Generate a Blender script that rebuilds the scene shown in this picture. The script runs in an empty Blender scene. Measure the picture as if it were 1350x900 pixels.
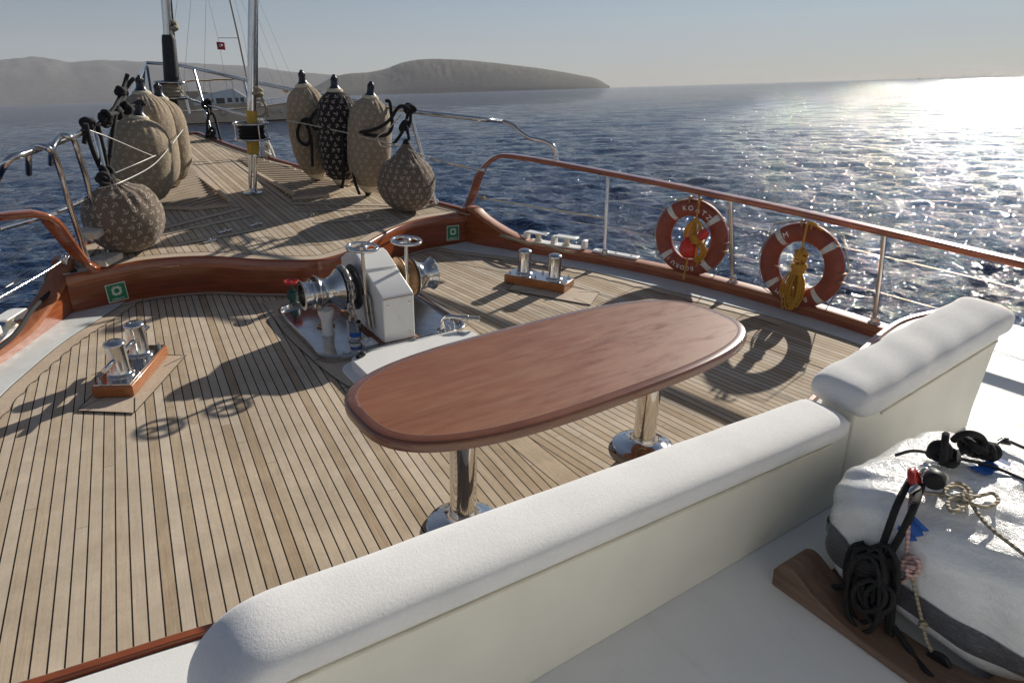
import bpy, bmesh, math, random
import numpy as np
from mathutils import Vector, Matrix
random.seed(7); rng = np.random.default_rng(7)
sc = bpy.context.scene
COL = sc.collection
R = math.radians

# ------------------------------------------------------------------ camera, sky, sun, exposure
# The boat is modelled in its own frame (x starboard, y forward, z up, main deck z=0); BOAT sets it,
# slightly bow-up, on a level sea at z=0.
F = 880.0; CAMP = np.array([-1.9, 0.0, 2.05])
def _axes():
    V1 = (19., 50.); N = (628., 2450.)
    d = np.array([N[0]-675, N[1]-450, F]); d /= np.linalg.norm(d); up = -d
    fw = np.array([V1[0]-675, V1[1]-450, F]); fw -= fw.dot(up)*up; fw /= np.linalg.norm(fw)
    return np.array([np.cross(fw, up), fw, up])
AX = _axes()                                     # rows: boat axes in camera coordinates
HAZE = 0.000085
seaup = Vector((-0.0094, 0.0721, 0.9974)).normalized()
FREE = 1.65
BOAT = Matrix.Translation((0, 0, FREE)) @ seaup.rotation_difference(Vector((0, 0, 1))).to_matrix().to_4x4()
cam = bpy.data.cameras.new('camera'); camo = bpy.data.objects.new('camera', cam); COL.objects.link(camo)
cam.sensor_width = 36; cam.lens = F/1350*36; cam.clip_start = 0.05; cam.clip_end = 60000
cm = Matrix.Identity(4)
for i in range(3):
    cm[i][0] = AX[i][0]; cm[i][1] = -AX[i][1]; cm[i][2] = -AX[i][2]; cm[i][3] = CAMP[i]
camo.matrix_world = BOAT @ cm
sc.camera = camo

SUN_AZ, SUN_EL = 71.0, 24.5                      # from the bow towards starboard, above the sea
sund = Vector((math.sin(R(SUN_AZ))*math.cos(R(SUN_EL)), math.cos(R(SUN_AZ))*math.cos(R(SUN_EL)), math.sin(R(SUN_EL))))
w = bpy.data.worlds.new('World'); sc.world = w; w.use_nodes = True
wn = w.node_tree.nodes; wl = w.node_tree.links; wn.clear()
sky = wn.new('ShaderNodeTexSky'); sky.sky_type = 'NISHITA'; sky.sun_disc = False
sky.sun_elevation = R(SUN_EL); sky.sun_rotation = R(SUN_AZ)
sky.air_density = 1.0; sky.dust_density = 0.0; sky.ozone_density = 4.0; sky.altitude = 0
bg = wn.new('ShaderNodeBackground'); bg.inputs[1].default_value = 0.05
wo = wn.new('ShaderNodeOutputWorld'); hs = wn.new('ShaderNodeHueSaturation'); hs.inputs['Saturation'].default_value = 0.75; wl.new(sky.outputs[0], hs.inputs['Color']); wl.new(hs.outputs[0], bg.inputs[0]); wl.new(bg.outputs[0], wo.inputs[0])
sl = bpy.data.lights.new('sun', 'SUN'); sl.energy = 5.0; sl.angle = R(0.8); sl.color = (1, 0.93, 0.82)
so = bpy.data.objects.new('sun', sl); COL.objects.link(so)
so.rotation_euler = sund.to_track_quat('Z', 'Y').to_euler()
vs = sc.view_settings; vs.view_transform = 'Standard'; vs.look = 'None'; vs.gamma = 1; vs.use_curve_mapping = False
vs.exposure = 0.30

# ------------------------------------------------------------------ pixel rays (photo 1350x900) to boat coordinates
def ray(x, y): return AX @ np.array([x-675., y-450., F])
def P(x, y, z=0.0):
    r = ray(x, y); return CAMP + r*((z-CAMP[2])/r[2])
def PX(x, y, X):
    r = ray(x, y); return CAMP + r*((X-CAMP[0])/r[0])
def PY(x, y, Y):
    r = ray(x, y); return CAMP + r*((Y-CAMP[1])/r[1])
ZF, SF, YF = 0.32, 0.05, 6.0                     # foredeck: height, rise towards the bow
def zfore(y): return ZF + SF*(y-YF)
def FD(x, y, dz=0.0):
    r = ray(x, y); return CAMP + r*((ZF+dz-SF*YF-CAMP[2])/(r[2]-SF*r[1]))
def PV(x, y, q, t):
    r = ray(x, y); n = np.array([t[1], -t[0], 0.0]); return CAMP + r*(n.dot(np.array(q)-CAMP)/n.dot(r))

# ------------------------------------------------------------------ materials
class NT:
    def __init__(s, name):
        s.m = bpy.data.materials.new(name); s.m.use_nodes = True; s.t = s.m.node_tree; s.t.nodes.clear()
        s.out = s.t.nodes.new('ShaderNodeOutputMaterial'); s.b = s.t.nodes.new('ShaderNodeBsdfPrincipled')
        s.t.links.new(s.b.outputs[0], s.out.inputs[0])
    def n(s, typ, **k):
        nd = s.t.nodes.new('ShaderNode'+typ)
        for a, v in k.items(): setattr(nd, a, v)
        return nd
    def put(s, sock, v):
        if isinstance(v, bpy.types.NodeSocket): s.t.links.new(v, sock)
        elif v is not None: sock.default_value = v
    def math(s, op, a, b=None, c=None, clamp=False):
        nd = s.n('Math', operation=op, use_clamp=clamp)
        for i, v in enumerate((a, b, c)):
            if v is not None: s.put(nd.inputs[i], v)
        return nd.outputs[0]
    def obj(s): return s.n('TexCoord').outputs['Object']
    def xyz(s, v):
        nd = s.n('SeparateXYZ'); s.put(nd.inputs[0], v); return nd.outputs
    def comb(s, x, y, z):
        nd = s.n('CombineXYZ')
        for i, v in enumerate((x, y, z)): s.put(nd.inputs[i], v)
        return nd.outputs[0]
    def scale(s, v, k):
        nd = s.n('Vector' 'Math', operation='MULTIPLY'); s.put(nd.inputs[0], v); nd.inputs[1].default_value = k; return nd.outputs[0]
    def noise(s, v, sc_, detail=4, rough=.55, dist=0.0, col=False):
        nd = s.n('TexNoise'); s.put(nd.inputs['Vector'], v); s.put(nd.inputs['Scale'], sc_)
        nd.inputs['Detail'].default_value = detail; nd.inputs['Roughness'].default_value = rough; nd.inputs['Distortion'].default_value = dist
        return nd.outputs[1 if col else 0]
    def ramp(s, v, stops, interp='LINEAR'):
        nd = s.n('ValToRGB'); s.put(nd.inputs[0], v); cr = nd.color_ramp; cr.interpolation = interp
        while len(cr.elements) < len(stops): cr.elements.new(1)
        for e, (p, c) in zip(cr.elements, stops):
            e.position = p; e.color = (*c, 1) if len(c) == 3 else c
        return nd.outputs[0]
    def mix(s, f, a, b, mode='MIX'):
        nd = s.n('Mix', data_type='RGBA', blend_type=mode); s.put(nd.inputs[0], f)
        for i, v in ((6, a), (7, b)): s.put(nd.inputs[i], (*v, 1) if isinstance(v, tuple) and len(v) == 3 else v)
        return nd.outputs[2]
    def mr(s, v, a, b, c, d):
        nd = s.n('MapRange'); s.put(nd.inputs[0], v)
        for i, q in enumerate((a, b, c, d)): nd.inputs[i+1].default_value = q
        return nd.outputs[0]
    def bump(s, h, strength, dist=.01, nrm=None):
        nd = s.n('Bump'); s.put(nd.inputs['Height'], h); nd.inputs['Strength'].default_value = strength; nd.inputs['Distance'].default_value = dist
        if nrm is not None: s.put(nd.inputs['Normal'], nrm)
        return nd.outputs[0]
    def set(s, **k):
        mp = dict(col='Base Color', rough='Roughness', metal='Metallic', nrm='Normal', coat='Coat Weight', coatr='Coat Roughness', ior='IOR', spec='Specular IOR Level', sheen='Sheen Weight', trans='Transmission Weight', sss='Subsurface Weight')
        for a, v in k.items():
            if isinstance(v, tuple) and len(v) == 3: v = (*v, 1)
            s.put(s.b.inputs[mp[a]], v)
        return s.m

def simple(name, col, rough=.5, metal=0.0, var=.12, nscale=8, bump=0.0, bscale=200, **k):
    t = NT(name); o = t.obj()
    nz = t.noise(o, nscale, 5)
    f = t.mr(nz, .3, .7, 1-var, 1+var)
    c = t.mix(1.0, col, t.comb(f, f, f), 'MULTIPLY')
    a = dict(col=c, rough=t.mr(t.noise(o, nscale*3, 3), .3, .7, max(rough*.8, .02), min(rough*1.2, 1)), metal=metal)
    if bump: a['nrm'] = t.bump(t.noise(o, bscale, 3), bump, .003)
    a.update(k); return t.set(**a)

def teak(name, pitch=.054, ang=5.5, king=.07, seam=.0064, y0=0.0):
    """weathered teak laid in planks with black caulking; planks sprung either side of a king plank when ang>0"""
    t = NT(name); o = t.obj(); x, y, z = t.xyz(o)
    ca, sa = math.cos(R(ang)), math.sin(R(ang))
    ax = t.math('ABSOLUTE', x) if ang else x
    u = t.math('ADD', t.math('MULTIPLY', ax, ca), t.math('MULTIPLY', t.math('SUBTRACT', y, y0), sa))
    v = t.math('SUBTRACT', t.math('MULTIPLY', y, ca), t.math('MULTIPLY', ax, sa))
    side = t.math('MULTIPLY', t.math('SIGN', x), 57.0 if ang else 0.0)
    uw = t.math('DIVIDE', u, pitch); idx = t.math('ADD', t.math('FLOOR', uw), side); fr = t.math('FRACT', uw)
    wn_ = t.n('TexWhiteNoise', noise_dimensions='1D'); t.put(wn_.inputs['W'], idx); rnd = wn_.outputs[0]
    # butt joints
    vv = t.math('ADD', t.math('DIVIDE', v, 5.2), t.math('MULTIPLY', rnd, 7.3)); bf = t.math('FRACT', vv)
    wn2 = t.n('TexWhiteNoise', noise_dimensions='2D'); t.put(wn2.inputs['Vector'], t.comb(idx, t.math('FLOOR', vv), 0)); rnd2 = wn2.outputs[0]
    hs = seam/2/pitch
    m1 = t.math('GREATER_THAN', t.math('ABSOLUTE', t.math('SUBTRACT', fr, .5)), .5-hs)
    m2 = t.math('LESS_THAN', bf, .0004)
    if king:
        kd = t.math('ABSOLUTE', x); ink = t.math('LESS_THAN', kd, king)
        kb = t.math('LESS_THAN', t.math('ABSOLUTE', t.math('SUBTRACT', kd, king)), seam/2)
        m1 = t.math('MAXIMUM', t.math('MULTIPLY', m1, t.math('SUBTRACT', 1.0, ink)), kb)
        m2 = t.math('MULTIPLY', m2, t.math('SUBTRACT', 1.0, ink))
        rnd2 = t.math('ADD', t.math('MULTIPLY', rnd2, t.math('SUBTRACT', 1.0, ink)), t.math('MULTIPLY', ink, .35))
    mask = t.math('MAXIMUM', m1, m2)
    gv = t.comb(t.math('MULTIPLY', u, 170.0), t.math('ADD', t.math('MULTIPLY', v, 4.5), t.math('MULTIPLY', rnd2, 50.0)), rnd2)
    g = t.noise(gv, 1.0, 5, .6, .6)
    g2 = t.noise(t.comb(t.math('MULTIPLY', u, 420.0), t.math('MULTIPLY', v, 60.0), rnd2), 1.0, 3, .6)
    big = t.noise(o, 1.1, 6, .65, .8); sm = t.noise(o, 6.0, 6, .7, .5)
    c = t.ramp(t.math('ADD', t.math('MULTIPLY', g, .62), t.math('MULTIPLY', rnd2, .38)), [(.22, (.37, .275, .182)), (.5, (.53, .425, .305)), (.75, (.63, .535, .415))])
    gr = t.mix(t.mr(rnd2, .0, 1., .0, .5), c, t.mix(.6, c, (.50, .44, .37)))
    gr = t.mix(t.mr(g2, .55, .75, 0, .35), gr, (.17, .125, .085))
    fb = t.math('MULTIPLY', t.mr(big, .32, .68, .82, 1.12), t.mr(sm, .3, .7, .88, 1.08))
    gr = t.mix(1.0, gr, t.comb(fb, fb, fb), 'MULTIPLY')
    col = t.mix(mask, gr, (.014, .012, .011))
    h = t.math('SUBTRACT', t.math('MULTIPLY', g, .25), mask)
    return t.set(col=col, rough=t.mr(g, .3, .7, .7, .9), nrm=t.bump(h, .35, .002), spec=.14)

def teak_plain(name, light=1.0):
    t = NT(name); o = t.obj()
    g = t.noise(t.scale(o, (60, 60, 60)), 1.0, 5, .6, .5); b = t.noise(o, 3, 4)
    c = t.ramp(t.math('ADD', t.math('MULTIPLY', g, .6), t.math('MULTIPLY', b, .4)), [(.25, (.25*light, .195*light, .14*light)), (.55, (.37*light, .30*light, .225*light)), (.8, (.46*light, .39*light, .31*light))])
    return t.set(col=c, rough=.7, nrm=t.bump(g, .2, .002))

def wood(name, dark, mid, light, sx=(2, 40, 40), rough=.2, coat=.8, coatr=.08, wear=0.0):
    t = NT(name); o = t.obj()
    warp = t.noise(o, 2.0, 3, col=True)
    v = t.scale(o, sx); g = t.noise(v, 1.0, 6, .65, .45); b = t.noise(t.scale(o, (sx[0]*.2, sx[1]*.12, sx[2]*.12)), 1.0, 3)
    c = t.ramp(t.math('ADD', t.math('MULTIPLY', g, .65), t.math('MULTIPLY', b, .35)), [(.28, dark), (.5, mid), (.72, light)])
    r = rough
    if wear:
        wz = t.noise(t.scale(o, (2, 9, 9)), 2.0, 6, .7); wf = t.mr(wz, .55, .8, 0, wear); c = t.mix(wf, c, (.33, .22, .17)); r = t.mr(wz, .3, .7, rough*.75, rough*1.5)
        sc1 = t.noise(t.scale(o, (9, 70, 30)), 1.0, 4, .7, 2.0); c = t.mix(t.mr(sc1, .66, .74, 0, .25), c, (.42, .31, .25))
    return t.set(col=c, rough=r, coat=coat, coatr=coatr, nrm=t.bump(g, .06, .002))

M = {}
M['deck'] = teak('deck_teak'); M['fore'] = teak('foredeck_teak', pitch=.062, ang=0, king=0, seam=.006)
M['margin'] = teak_plain('margin_teak', 1.45); M['slat'] = teak_plain('slat_teak', 1.15)
M['caulk'] = simple('caulk', (.013, .012, .011), .7)
M['mahog'] = wood('mahogany_varnish', (.085, .018, .007), (.23, .052, .016), (.34, .092, .028), sx=(3, 3, 55), rough=.28, coat=.7)
M['mahogrim'] = wood('mahogany_rim', (.11, .026, .009), (.27, .068, .020), (.40, .12, .036), sx=(4, 4, 50), rough=.25, coat=.8)
M['capwood'] = wood('cap_wood', (.20, .062, .024), (.31, .105, .042), (.40, .155, .068), sx=(30, 4, 30), rough=.5, coat=.12, coatr=.3)
M['tablewood'] = wood('table_wood', (.165, .056, .022), (.235, .082, .034), (.29, .110, .050), sx=(2.4, 85, 85), rough=.45, coat=.10, coatr=.3, wear=.07)
M['tableedge'] = wood('table_edge_wood', (.12, .043, .022), (.18, .066, .034), (.23, .09, .048), sx=(6, 6, 60), rough=.22, coat=.6)
M['orangewood'] = wood('block_wood', (.20, .06, .018), (.34, .115, .032), (.45, .17, .055), sx=(10, 10, 70), rough=.3, coat=.5)
M['oldwood'] = wood('cradle_wood', (.10, .06, .04), (.20, .125, .085), (.30, .20, .14), sx=(30, 4, 30), rough=.6, coat=0)
M['greywood'] = simple('grey_step_wood', (.50, .47, .40), .75, var=.2, nscale=20, bump=.2, bscale=90)
M['steel'] = simple('stainless', (.62, .61, .59), .16, 1.0, var=.08, nscale=12)
M['chrome'] = simple('polished_steel', (.72, .71, .69), .07, 1.0, var=.05)
M['pan'] = simple('steel_pan', (.55, .55, .55), .14, 1.0, var=.15, nscale=14)
M['greymetal'] = simple('galvanised', (.46, .44, .41), .42, .7, var=.25, nscale=40)
M['darkmetal'] = simple('dark_iron', (.045, .045, .045), .45, .4, var=.3)
M['brass'] = simple('rusty_bronze', (.36, .22, .11), .5, .6, var=.3, nscale=30)
def painted():
    t = NT('worn_white_paint'); o = t.obj(); n1 = t.noise(t.scale(o, (1, 1, .35)), 9, 6, .7, .6); n2 = t.noise(o, 60, 4, .7)
    c = t.mix(t.mr(n1, .62, .80, 0, .55), (.80, .80, .78), (.52, .40, .26)); c = t.mix(t.mr(n2, .68, .76, 0, .5), c, (.34, .22, .13))
    return t.set(col=c, rough=t.mr(n1, .3, .7, .26, .42), nrm=t.bump(n2, .06, .002))
M['white'] = painted()
def gelcoat():
    t = NT('gelcoat'); o = t.obj(); b = t.noise(o, 2.2, 5, .6); n1 = t.noise(t.scale(o, (6, 2.5, 6)), 1.0, 6, .7, 1.0); sp = t.noise(o, 45, 4, .75); dots = t.n('TexVoronoi'); t.put(dots.inputs['Vector'], o); dots.inputs['Scale'].default_value = 160
    f = t.mr(b, .3, .7, .95, 1.03); c = t.mix(1.0, (.82, .82, .80), t.comb(f, f, f), 'MULTIPLY')
    c = t.mix(t.mr(n1, .56, .74, 0, .30), c, (.62, .58, .50)); c = t.mix(t.mr(sp, .70, .78, 0, .4), c, (.50, .44, .36))
    return t.set(col=c, rough=t.mr(n1, .3, .7, .5, .7), nrm=t.bump(dots.outputs['Distance'], .10, .002))
M['gelcoat'] = gelcoat()
M['cream'] = simple('cream_panel', (.80, .78, .68), .5, var=.06, nscale=3, bump=.04, bscale=160)
M['waterway'] = simple('waterway_paint', (.60, .64, .64), .45, var=.08, nscale=6)
M['red'] = simple('red_plastic', (.45, .03, .02), .4); M['redfloat'] = simple('red_float', (.58, .035, .02), .4)
M['black'] = simple('black_rubber', (.012, .012, .013), .5); M['navy'] = simple('navy_plastic', (.018, .022, .035), .35)
M['blue'] = simple('blue_tape', (.02, .11, .42), .4); M['yellow'] = simple('yellow_tape', (.50, .33, .05), .6, var=.25, nscale=40)
M['bone'] = simple('fender_pvc', (.62, .55, .42), .5, var=.15, nscale=20); M['nylon'] = simple('cream_nylon', (.66, .62, .50), .5)
M['hull'] = simple('hull_paint', (.6, .6, .58), .3)
M['green'] = simple('sign_green', (.015, .23, .10), .4, var=.08); M['signwhite'] = simple('sign_white', (.70, .74, .66), .45)
M['silver'] = simple('reflective_tape', (.60, .60, .57), .35, var=.15, nscale=40); M['letter'] = simple('lettering', (.78, .76, .72), .5)

def rope(name, col, tw=260.0, bs=.5):
    t = NT(name); o = t.obj(); x, y, z = t.xyz(o)
    wv = t.math('SINE', t.math('MULTIPLY', t.math('ADD', t.math('ADD', x, y), t.math('MULTIPLY', z, 1.3)), tw))
    nz = t.noise(o, 150, 3)
    f = t.math('ADD', t.mr(wv, -1, 1, .7, 1.1), t.mr(nz, .3, .7, -.15, .15))
    return t.set(col=t.mix(1.0, col, t.comb(f, f, f), 'MULTIPLY'), rough=.85, nrm=t.bump(wv, bs, .004))
M['blackrope'] = rope('black_rope', (.012, .012, .013), 420, .12); M['yellowrope'] = rope('ochre_rope', (.62, .33, .05), 420); M['whiterope'] = rope('white_rope', (.62, .59, .52))
M['pinkrope'] = rope('pink_rope', (.60, .40, .36)); M['tanrope'] = rope('tan_rope', (.42, .36, .26)); M['wire'] = simple('wire', (.42, .41, .39), .5, .6)

def fabric(name, col, scale=300, bump=.5, var=.1, wr=0.0):
    t = NT(name); o = t.obj(); nz = t.noise(o, scale, 4, .6); b = t.noise(o, 6, 5, .6)
    f = t.math('MULTIPLY', t.mr(nz, .3, .7, 1-var, 1+var), t.mr(b, .3, .7, .92, 1.06))
    h = nz
    if wr: h = t.math('ADD', t.math('MULTIPLY', nz, .3), t.math('MULTIPLY', t.noise(t.scale(o, (1, 1, .35)), 22, 5, .6, 1.5), wr))
    return t.set(col=t.mix(1.0, col, t.comb(f, f, f), 'MULTIPLY'), rough=.95, spec=.15, sheen=.15, nrm=t.bump(h, bump, .006))
def terry():
    t = NT('terry_cloth'); o = t.obj()
    nz = t.noise(o, 420, 3, .65); md = t.noise(t.scale(o, (150, 110, 150)), 1.0, 4, .65, .3); b = t.noise(o, 5, 4); lg = t.noise(t.scale(o, (9, 14, 14)), 1.0, 3, .5, .5)
    f = t.math('MULTIPLY', t.mr(md, .3, .7, .95, 1.03), t.mr(b, .3, .7, .95, 1.04))
    h = t.math('ADD', t.math('ADD', t.math('MULTIPLY', nz, .35), t.math('MULTIPLY', md, .6)), t.math('MULTIPLY', lg, .45))
    return t.set(col=t.mix(1.0, (.78, .775, .765), t.comb(f, f, f), 'MULTIPLY'), rough=.97, spec=.1, sheen=.25, nrm=t.bump(h, .3, .006))
M['terry'] = terry()
M['tan'] = fabric('tan_cover', (.31, .245, .17), wr=.9, bump=.6); M['brown'] = fabric('brown_cover', (.17, .13, .10), wr=.9, bump=.6)
M['darkc'] = fabric('black_cover', (.032, .026, .026), wr=.9, bump=.6); M['print'] = fabric('anchor_print', (.60, .54, .45)); M['seam'] = fabric('cream_band', (.60, .53, .40))
M['orange'] = simple('faded_orange', (.245, .058, .036), .62, var=.14, nscale=9, bump=.1, bscale=120)

def wrap():
    t = NT('plastic_wrap'); o = t.obj()
    z1 = t.noise(t.scale(o, (1, .6, 1.3)), 13, 6, .62, 1.6); z2 = t.noise(o, 55, 4, .6, 1.0); b = t.noise(o, 5, 4, .6, .8); st = t.noise(o, 6, 5, .7)
    rd = t.math('POWER', t.math('SUBTRACT', 1.0, t.math('ABSOLUTE', t.math('SUBTRACT', t.math('MULTIPLY', z1, 2.0), 1.0))), 8.0)
    r2 = t.math('POWER', t.math('SUBTRACT', 1.0, t.math('ABSOLUTE', t.math('SUBTRACT', t.math('MULTIPLY', z2, 2.0), 1.0))), 6.0)
    c = t.mix(t.mr(b, .35, .7, 0, .4), (.90, .90, .88), (.80, .82, .85)); c = t.mix(t.mr(st, .6, .78, 0, .6), c, (.66, .58, .44))
    h = t.math('ADD', t.math('ADD', z1, t.math('MULTIPLY', rd, .35)), t.math('MULTIPLY', r2, .12))
    return t.set(col=c, rough=t.mr(z2, .3, .7, .14, .32), coat=.9, coatr=.06, nrm=t.bump(h, .36, .02))
M['wrap'] = wrap()
def wrapband():
    t = NT('grey_band'); o = t.obj(); z1 = t.noise(t.scale(o, (1, 1, 5)), 22, 6, .7, 2.5)
    c = t.ramp(z1, [(.3, (.045, .047, .055)), (.55, (.12, .12, .13)), (.75, (.32, .32, .33))])
    return t.set(col=c, rough=.3, coat=.6, nrm=t.bump(z1, .6, .02))
M['band'] = wrapband()
def sea_mat():
    t = NT('sea_water'); o = t.obj()
    rv = t.scale(o, (1.0, 1.0, 1.0)); n1 = t.noise(rv, 2.4, 3, .55, .3); n2 = t.noise(rv, 8.0, 4, .6, .3); n3 = t.noise(o, .7, 3, .5, .3)
    h = t.math('ADD', t.math('ADD', t.math('MULTIPLY', n1, .27), t.math('MULTIPLY', n2, .10)), t.math('MULTIPLY', n3, .40))
    return t.set(col=(.010, .032, .085), rough=.05, ior=1.33, nrm=t.bump(h, 1.0, .72))
M['sea'] = sea_mat()
def hill_mat(name, a, b, sc_):
    t = NT(name); o = t.obj(); n1 = t.noise(o, sc_, 8, .7); n2 = t.noise(o, sc_*14, 5, .7)
    c = t.mix(t.mr(n1, .35, .65, 0, 1), a, b); c = t.mix(t.mr(n2, .52, .62, 0, .75), c, (.045, .055, .03))
    return t.set(col=c, rough=.95, spec=.1)
M['hillfar'] = hill_mat('far_scrub', (.075, .08, .075), (.13, .13, .115), .002); M['hillnear'] = hill_mat('island_scrub', (.075, .078, .055), (.13, .125, .09), .004)

# ------------------------------------------------------------------ mesh helpers
class MB:
    def __init__(s): s.v = []; s.f = []; s.mi = []
    def add(s, V, Fc, m=0):
        k = len(s.v); s.v += [tuple(map(float, p)) for p in V]; s.f += [tuple(k+i for i in f) for f in Fc]; s.mi += [m]*len(Fc); return s
    def box(s, c, d, rz=0.0, m=0, rot=None):
        c = np.array(c, float); X, Y, Z = [q/2 for q in d]
        V = np.array([(x, y, z) for x in (-X, X) for y in (-Y, Y) for z in (-Z, Z)])
        Rm = np.array(rot) if rot is not None else np.array([[math.cos(rz), -math.sin(rz), 0], [math.sin(rz), math.cos(rz), 0], [0, 0, 1]])
        return s.add(V @ Rm.T + c, [(0, 1, 3, 2), (4, 6, 7, 5), (0, 4, 5, 1), (2, 3, 7, 6), (0, 2, 6, 4), (1, 5, 7, 3)], m)
    def tube(s, pts, r, n=10, m=0, cap=True, closed=False):
        p = np.array(pts, float); N = len(p); rr = np.broadcast_to(np.array(r, float), (N,))
        if closed: T = np.roll(p, -1, 0)-np.roll(p, 1, 0)
        else: T = np.gradient(p, axis=0)
        T /= np.maximum(np.linalg.norm(T, axis=1, keepdims=True), 1e-9)
        ref = np.array([0, 0, 1.]) if abs(T[0][2]) < .9 else np.array([1., 0, 0])
        a = np.cross(T[0], ref); a /= np.linalg.norm(a); V = []
        for i in range(N):
            a = a - T[i]*a.dot(T[i]); a /= max(np.linalg.norm(a), 1e-9); b = np.cross(T[i], a)
            for j in range(n):
                th = 2*math.pi*j/n; V.append(p[i]+rr[i]*(math.cos(th)*a+math.sin(th)*b))
        Fc = []
        for i in range(N if closed else N-1):
            i2 = (i+1) % N
            for j in range(n): Fc.append((i*n+j, i*n+(j+1) % n, i2*n+(j+1) % n, i2*n+j))
        if cap and not closed: Fc += [tuple(range(n))[::-1], tuple((N-1)*n+j for j in range(n))]
        return s.add(V, Fc, m)
    def lathe(s, prof, o=(0, 0, 0), ax=(0, 0, 1), n=24, m=0, fn=None, cap=True):
        ax = np.array(ax, float); ax /= np.linalg.norm(ax); ref = np.array([1., 0, 0]) if abs(ax[0]) < .9 else np.array([0, 1., 0])
        a = np.cross(ref, ax); a /= np.linalg.norm(a); b = np.cross(ax, a); o = np.array(o, float); V = []; K = len(prof)
        for k, (r, z) in enumerate(prof):
            for j in range(n):
                th = 2*math.pi*j/n; r2 = r*(fn(th, k, z) if fn else 1); V.append(o+ax*z+r2*(math.cos(th)*a+math.sin(th)*b))
        Fc = [(i*n+j, i*n+(j+1) % n, (i+1)*n+(j+1) % n, (i+1)*n+j) for i in range(K-1) for j in range(n)]
        if cap and prof[0][0] > 1e-4: Fc.append(tuple(range(n))[::-1])
        if cap and prof[-1][0] > 1e-4: Fc.append(tuple((K-1)*n+j for j in range(n)))
        return s.add(V, Fc, m)
    def prism(s, poly, z0, z1, m=0, f=None):
        n = len(poly); f = f or (lambda x, y, z: (x, y, z))
        V = [f(x, y, z0) for x, y in poly]+[f(x, y, z1) for x, y in poly]
        Fc = [tuple(range(n))[::-1], tuple(range(n, 2*n))]+[(i, (i+1) % n, n+(i+1) % n, n+i) for i in range(n)]
        return s.add(V, Fc, m)
    def torus(s, c, ax, R1, r1, n=48, k=14, m=0, flat=1.0):
        prof = [(R1+r1*math.cos(t), r1*flat*math.sin(t)) for t in np.linspace(0, 2*math.pi, k+1)]
        return s.lathe(prof, c, ax, n, m, cap=False)
    def sphere(s, c, r, n=14, m=0, sq=(1, 1, 1)):
        prof = [(max(math.sin(t)*r, 0), -math.cos(t)*r) for t in np.linspace(0, math.pi, n)]
        k = len(s.v); s.lathe(prof, (0, 0, 0), (0, 0, 1), n*2, m)
        for i in range(k, len(s.v)):
            v = s.v[i]; s.v[i] = (v[0]*sq[0]+c[0], v[1]*sq[1]+c[1], v[2]*sq[2]+c[2])
        return s
    def build(s, name, mats, parent=None, off=None, smooth=35, bevel=0.0, seg=2, kind=None, sub=0):
        me = bpy.data.meshes.new(name); V = np.array(s.v, float)
        if off is None and parent is not None: off = parent.get('_o', (0, 0, 0))
        if off is not None and len(V): V = V-np.array(off)
        me.from_pydata(V.tolist(), [], s.f)
        if not isinstance(mats, (list, tuple)): mats = [mats]
        for q in mats: me.materials.append(M[q] if isinstance(q, str) else q)
        me.polygons.foreach_set('material_index', s.mi); me.update()
        bm = bmesh.new(); bm.from_mesh(me); bmesh.ops.remove_doubles(bm, verts=bm.verts, dist=1e-6); bmesh.ops.recalc_face_normals(bm, faces=bm.faces); bm.to_mesh(me); bm.free()
        if smooth:
            me.polygons.foreach_set('use_smooth', [True]*len(me.polygons)); me.set_sharp_from_angle(angle=R(smooth))
        o = bpy.data.objects.new(name, me); COL.objects.link(o)
        if parent is not None: o.parent = parent
        elif off is not None: o.location = off
        if parent is not None: o['_o'] = tuple(map(float, off)) if off is not None else (0., 0., 0.)
        if bevel:
            b = o.modifiers.new('bevel', 'BEVEL'); b.width = bevel; b.segments = seg; b.limit_method = 'ANGLE'; b.angle_limit = R(40); b.harden_normals = False
        if sub:
            q = o.modifiers.new('sub', 'SUBSURF'); q.levels = sub; q.render_levels = sub
        if kind: o['kind'] = kind
        return o
def tag(o, label, cat, group=None):
    o['label'] = label; o['category'] = cat
    if group: o['group'] = group
    return o
def thing(name, label, cat, loc=(0, 0, 0), group=None):
    o = bpy.data.objects.new(name, None); COL.objects.link(o); o.location = tuple(map(float, loc)); o['_o'] = tuple(map(float, loc)); o.empty_display_size = .1
    return tag(o, label, cat, group)
def smooth_path(pts, n=8):
    p = np.array(pts, float); q = np.vstack([2*p[0]-p[1], p, 2*p[-1]-p[-2]]); out = []
    for i in range(1, len(q)-2):
        for k in range(n):
            t = k/n; a, b, c, d = q[i-1], q[i], q[i+1], q[i+2]
            out.append(.5*((2*b)+(-a+c)*t+(2*a-5*b+4*c-d)*t*t+(-a+3*b-3*c+d)*t**3))
    out.append(p[-1]); return np.array(out)
def lerp(x, xs, ys): return float(np.interp(x, xs, ys))
def text_mesh(body, size, depth=.002, font_space=1.0):
    cu = bpy.data.curves.new('t', 'FONT'); cu.body = body; cu.size = size; cu.extrude = depth; cu.align_x = 'CENTER'; cu.align_y = 'CENTER'; cu.space_character = font_space
    o = bpy.data.objects.new('t', cu); COL.objects.link(o); bpy.context.view_layer.update()
    me = bpy.data.meshes.new_from_object(o.evaluated_get(bpy.context.evaluated_depsgraph_get()))
    V = np.array([v.co[:] for v in me.vertices]).reshape(-1, 3); Fc = [tuple(p.vertices) for p in me.polygons]
    bpy.data.objects.remove(o); bpy.data.meshes.remove(me); return V, Fc
MIR = lambda pts: [(-p[0],)+tuple(p[1:]) for p in pts]
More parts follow.
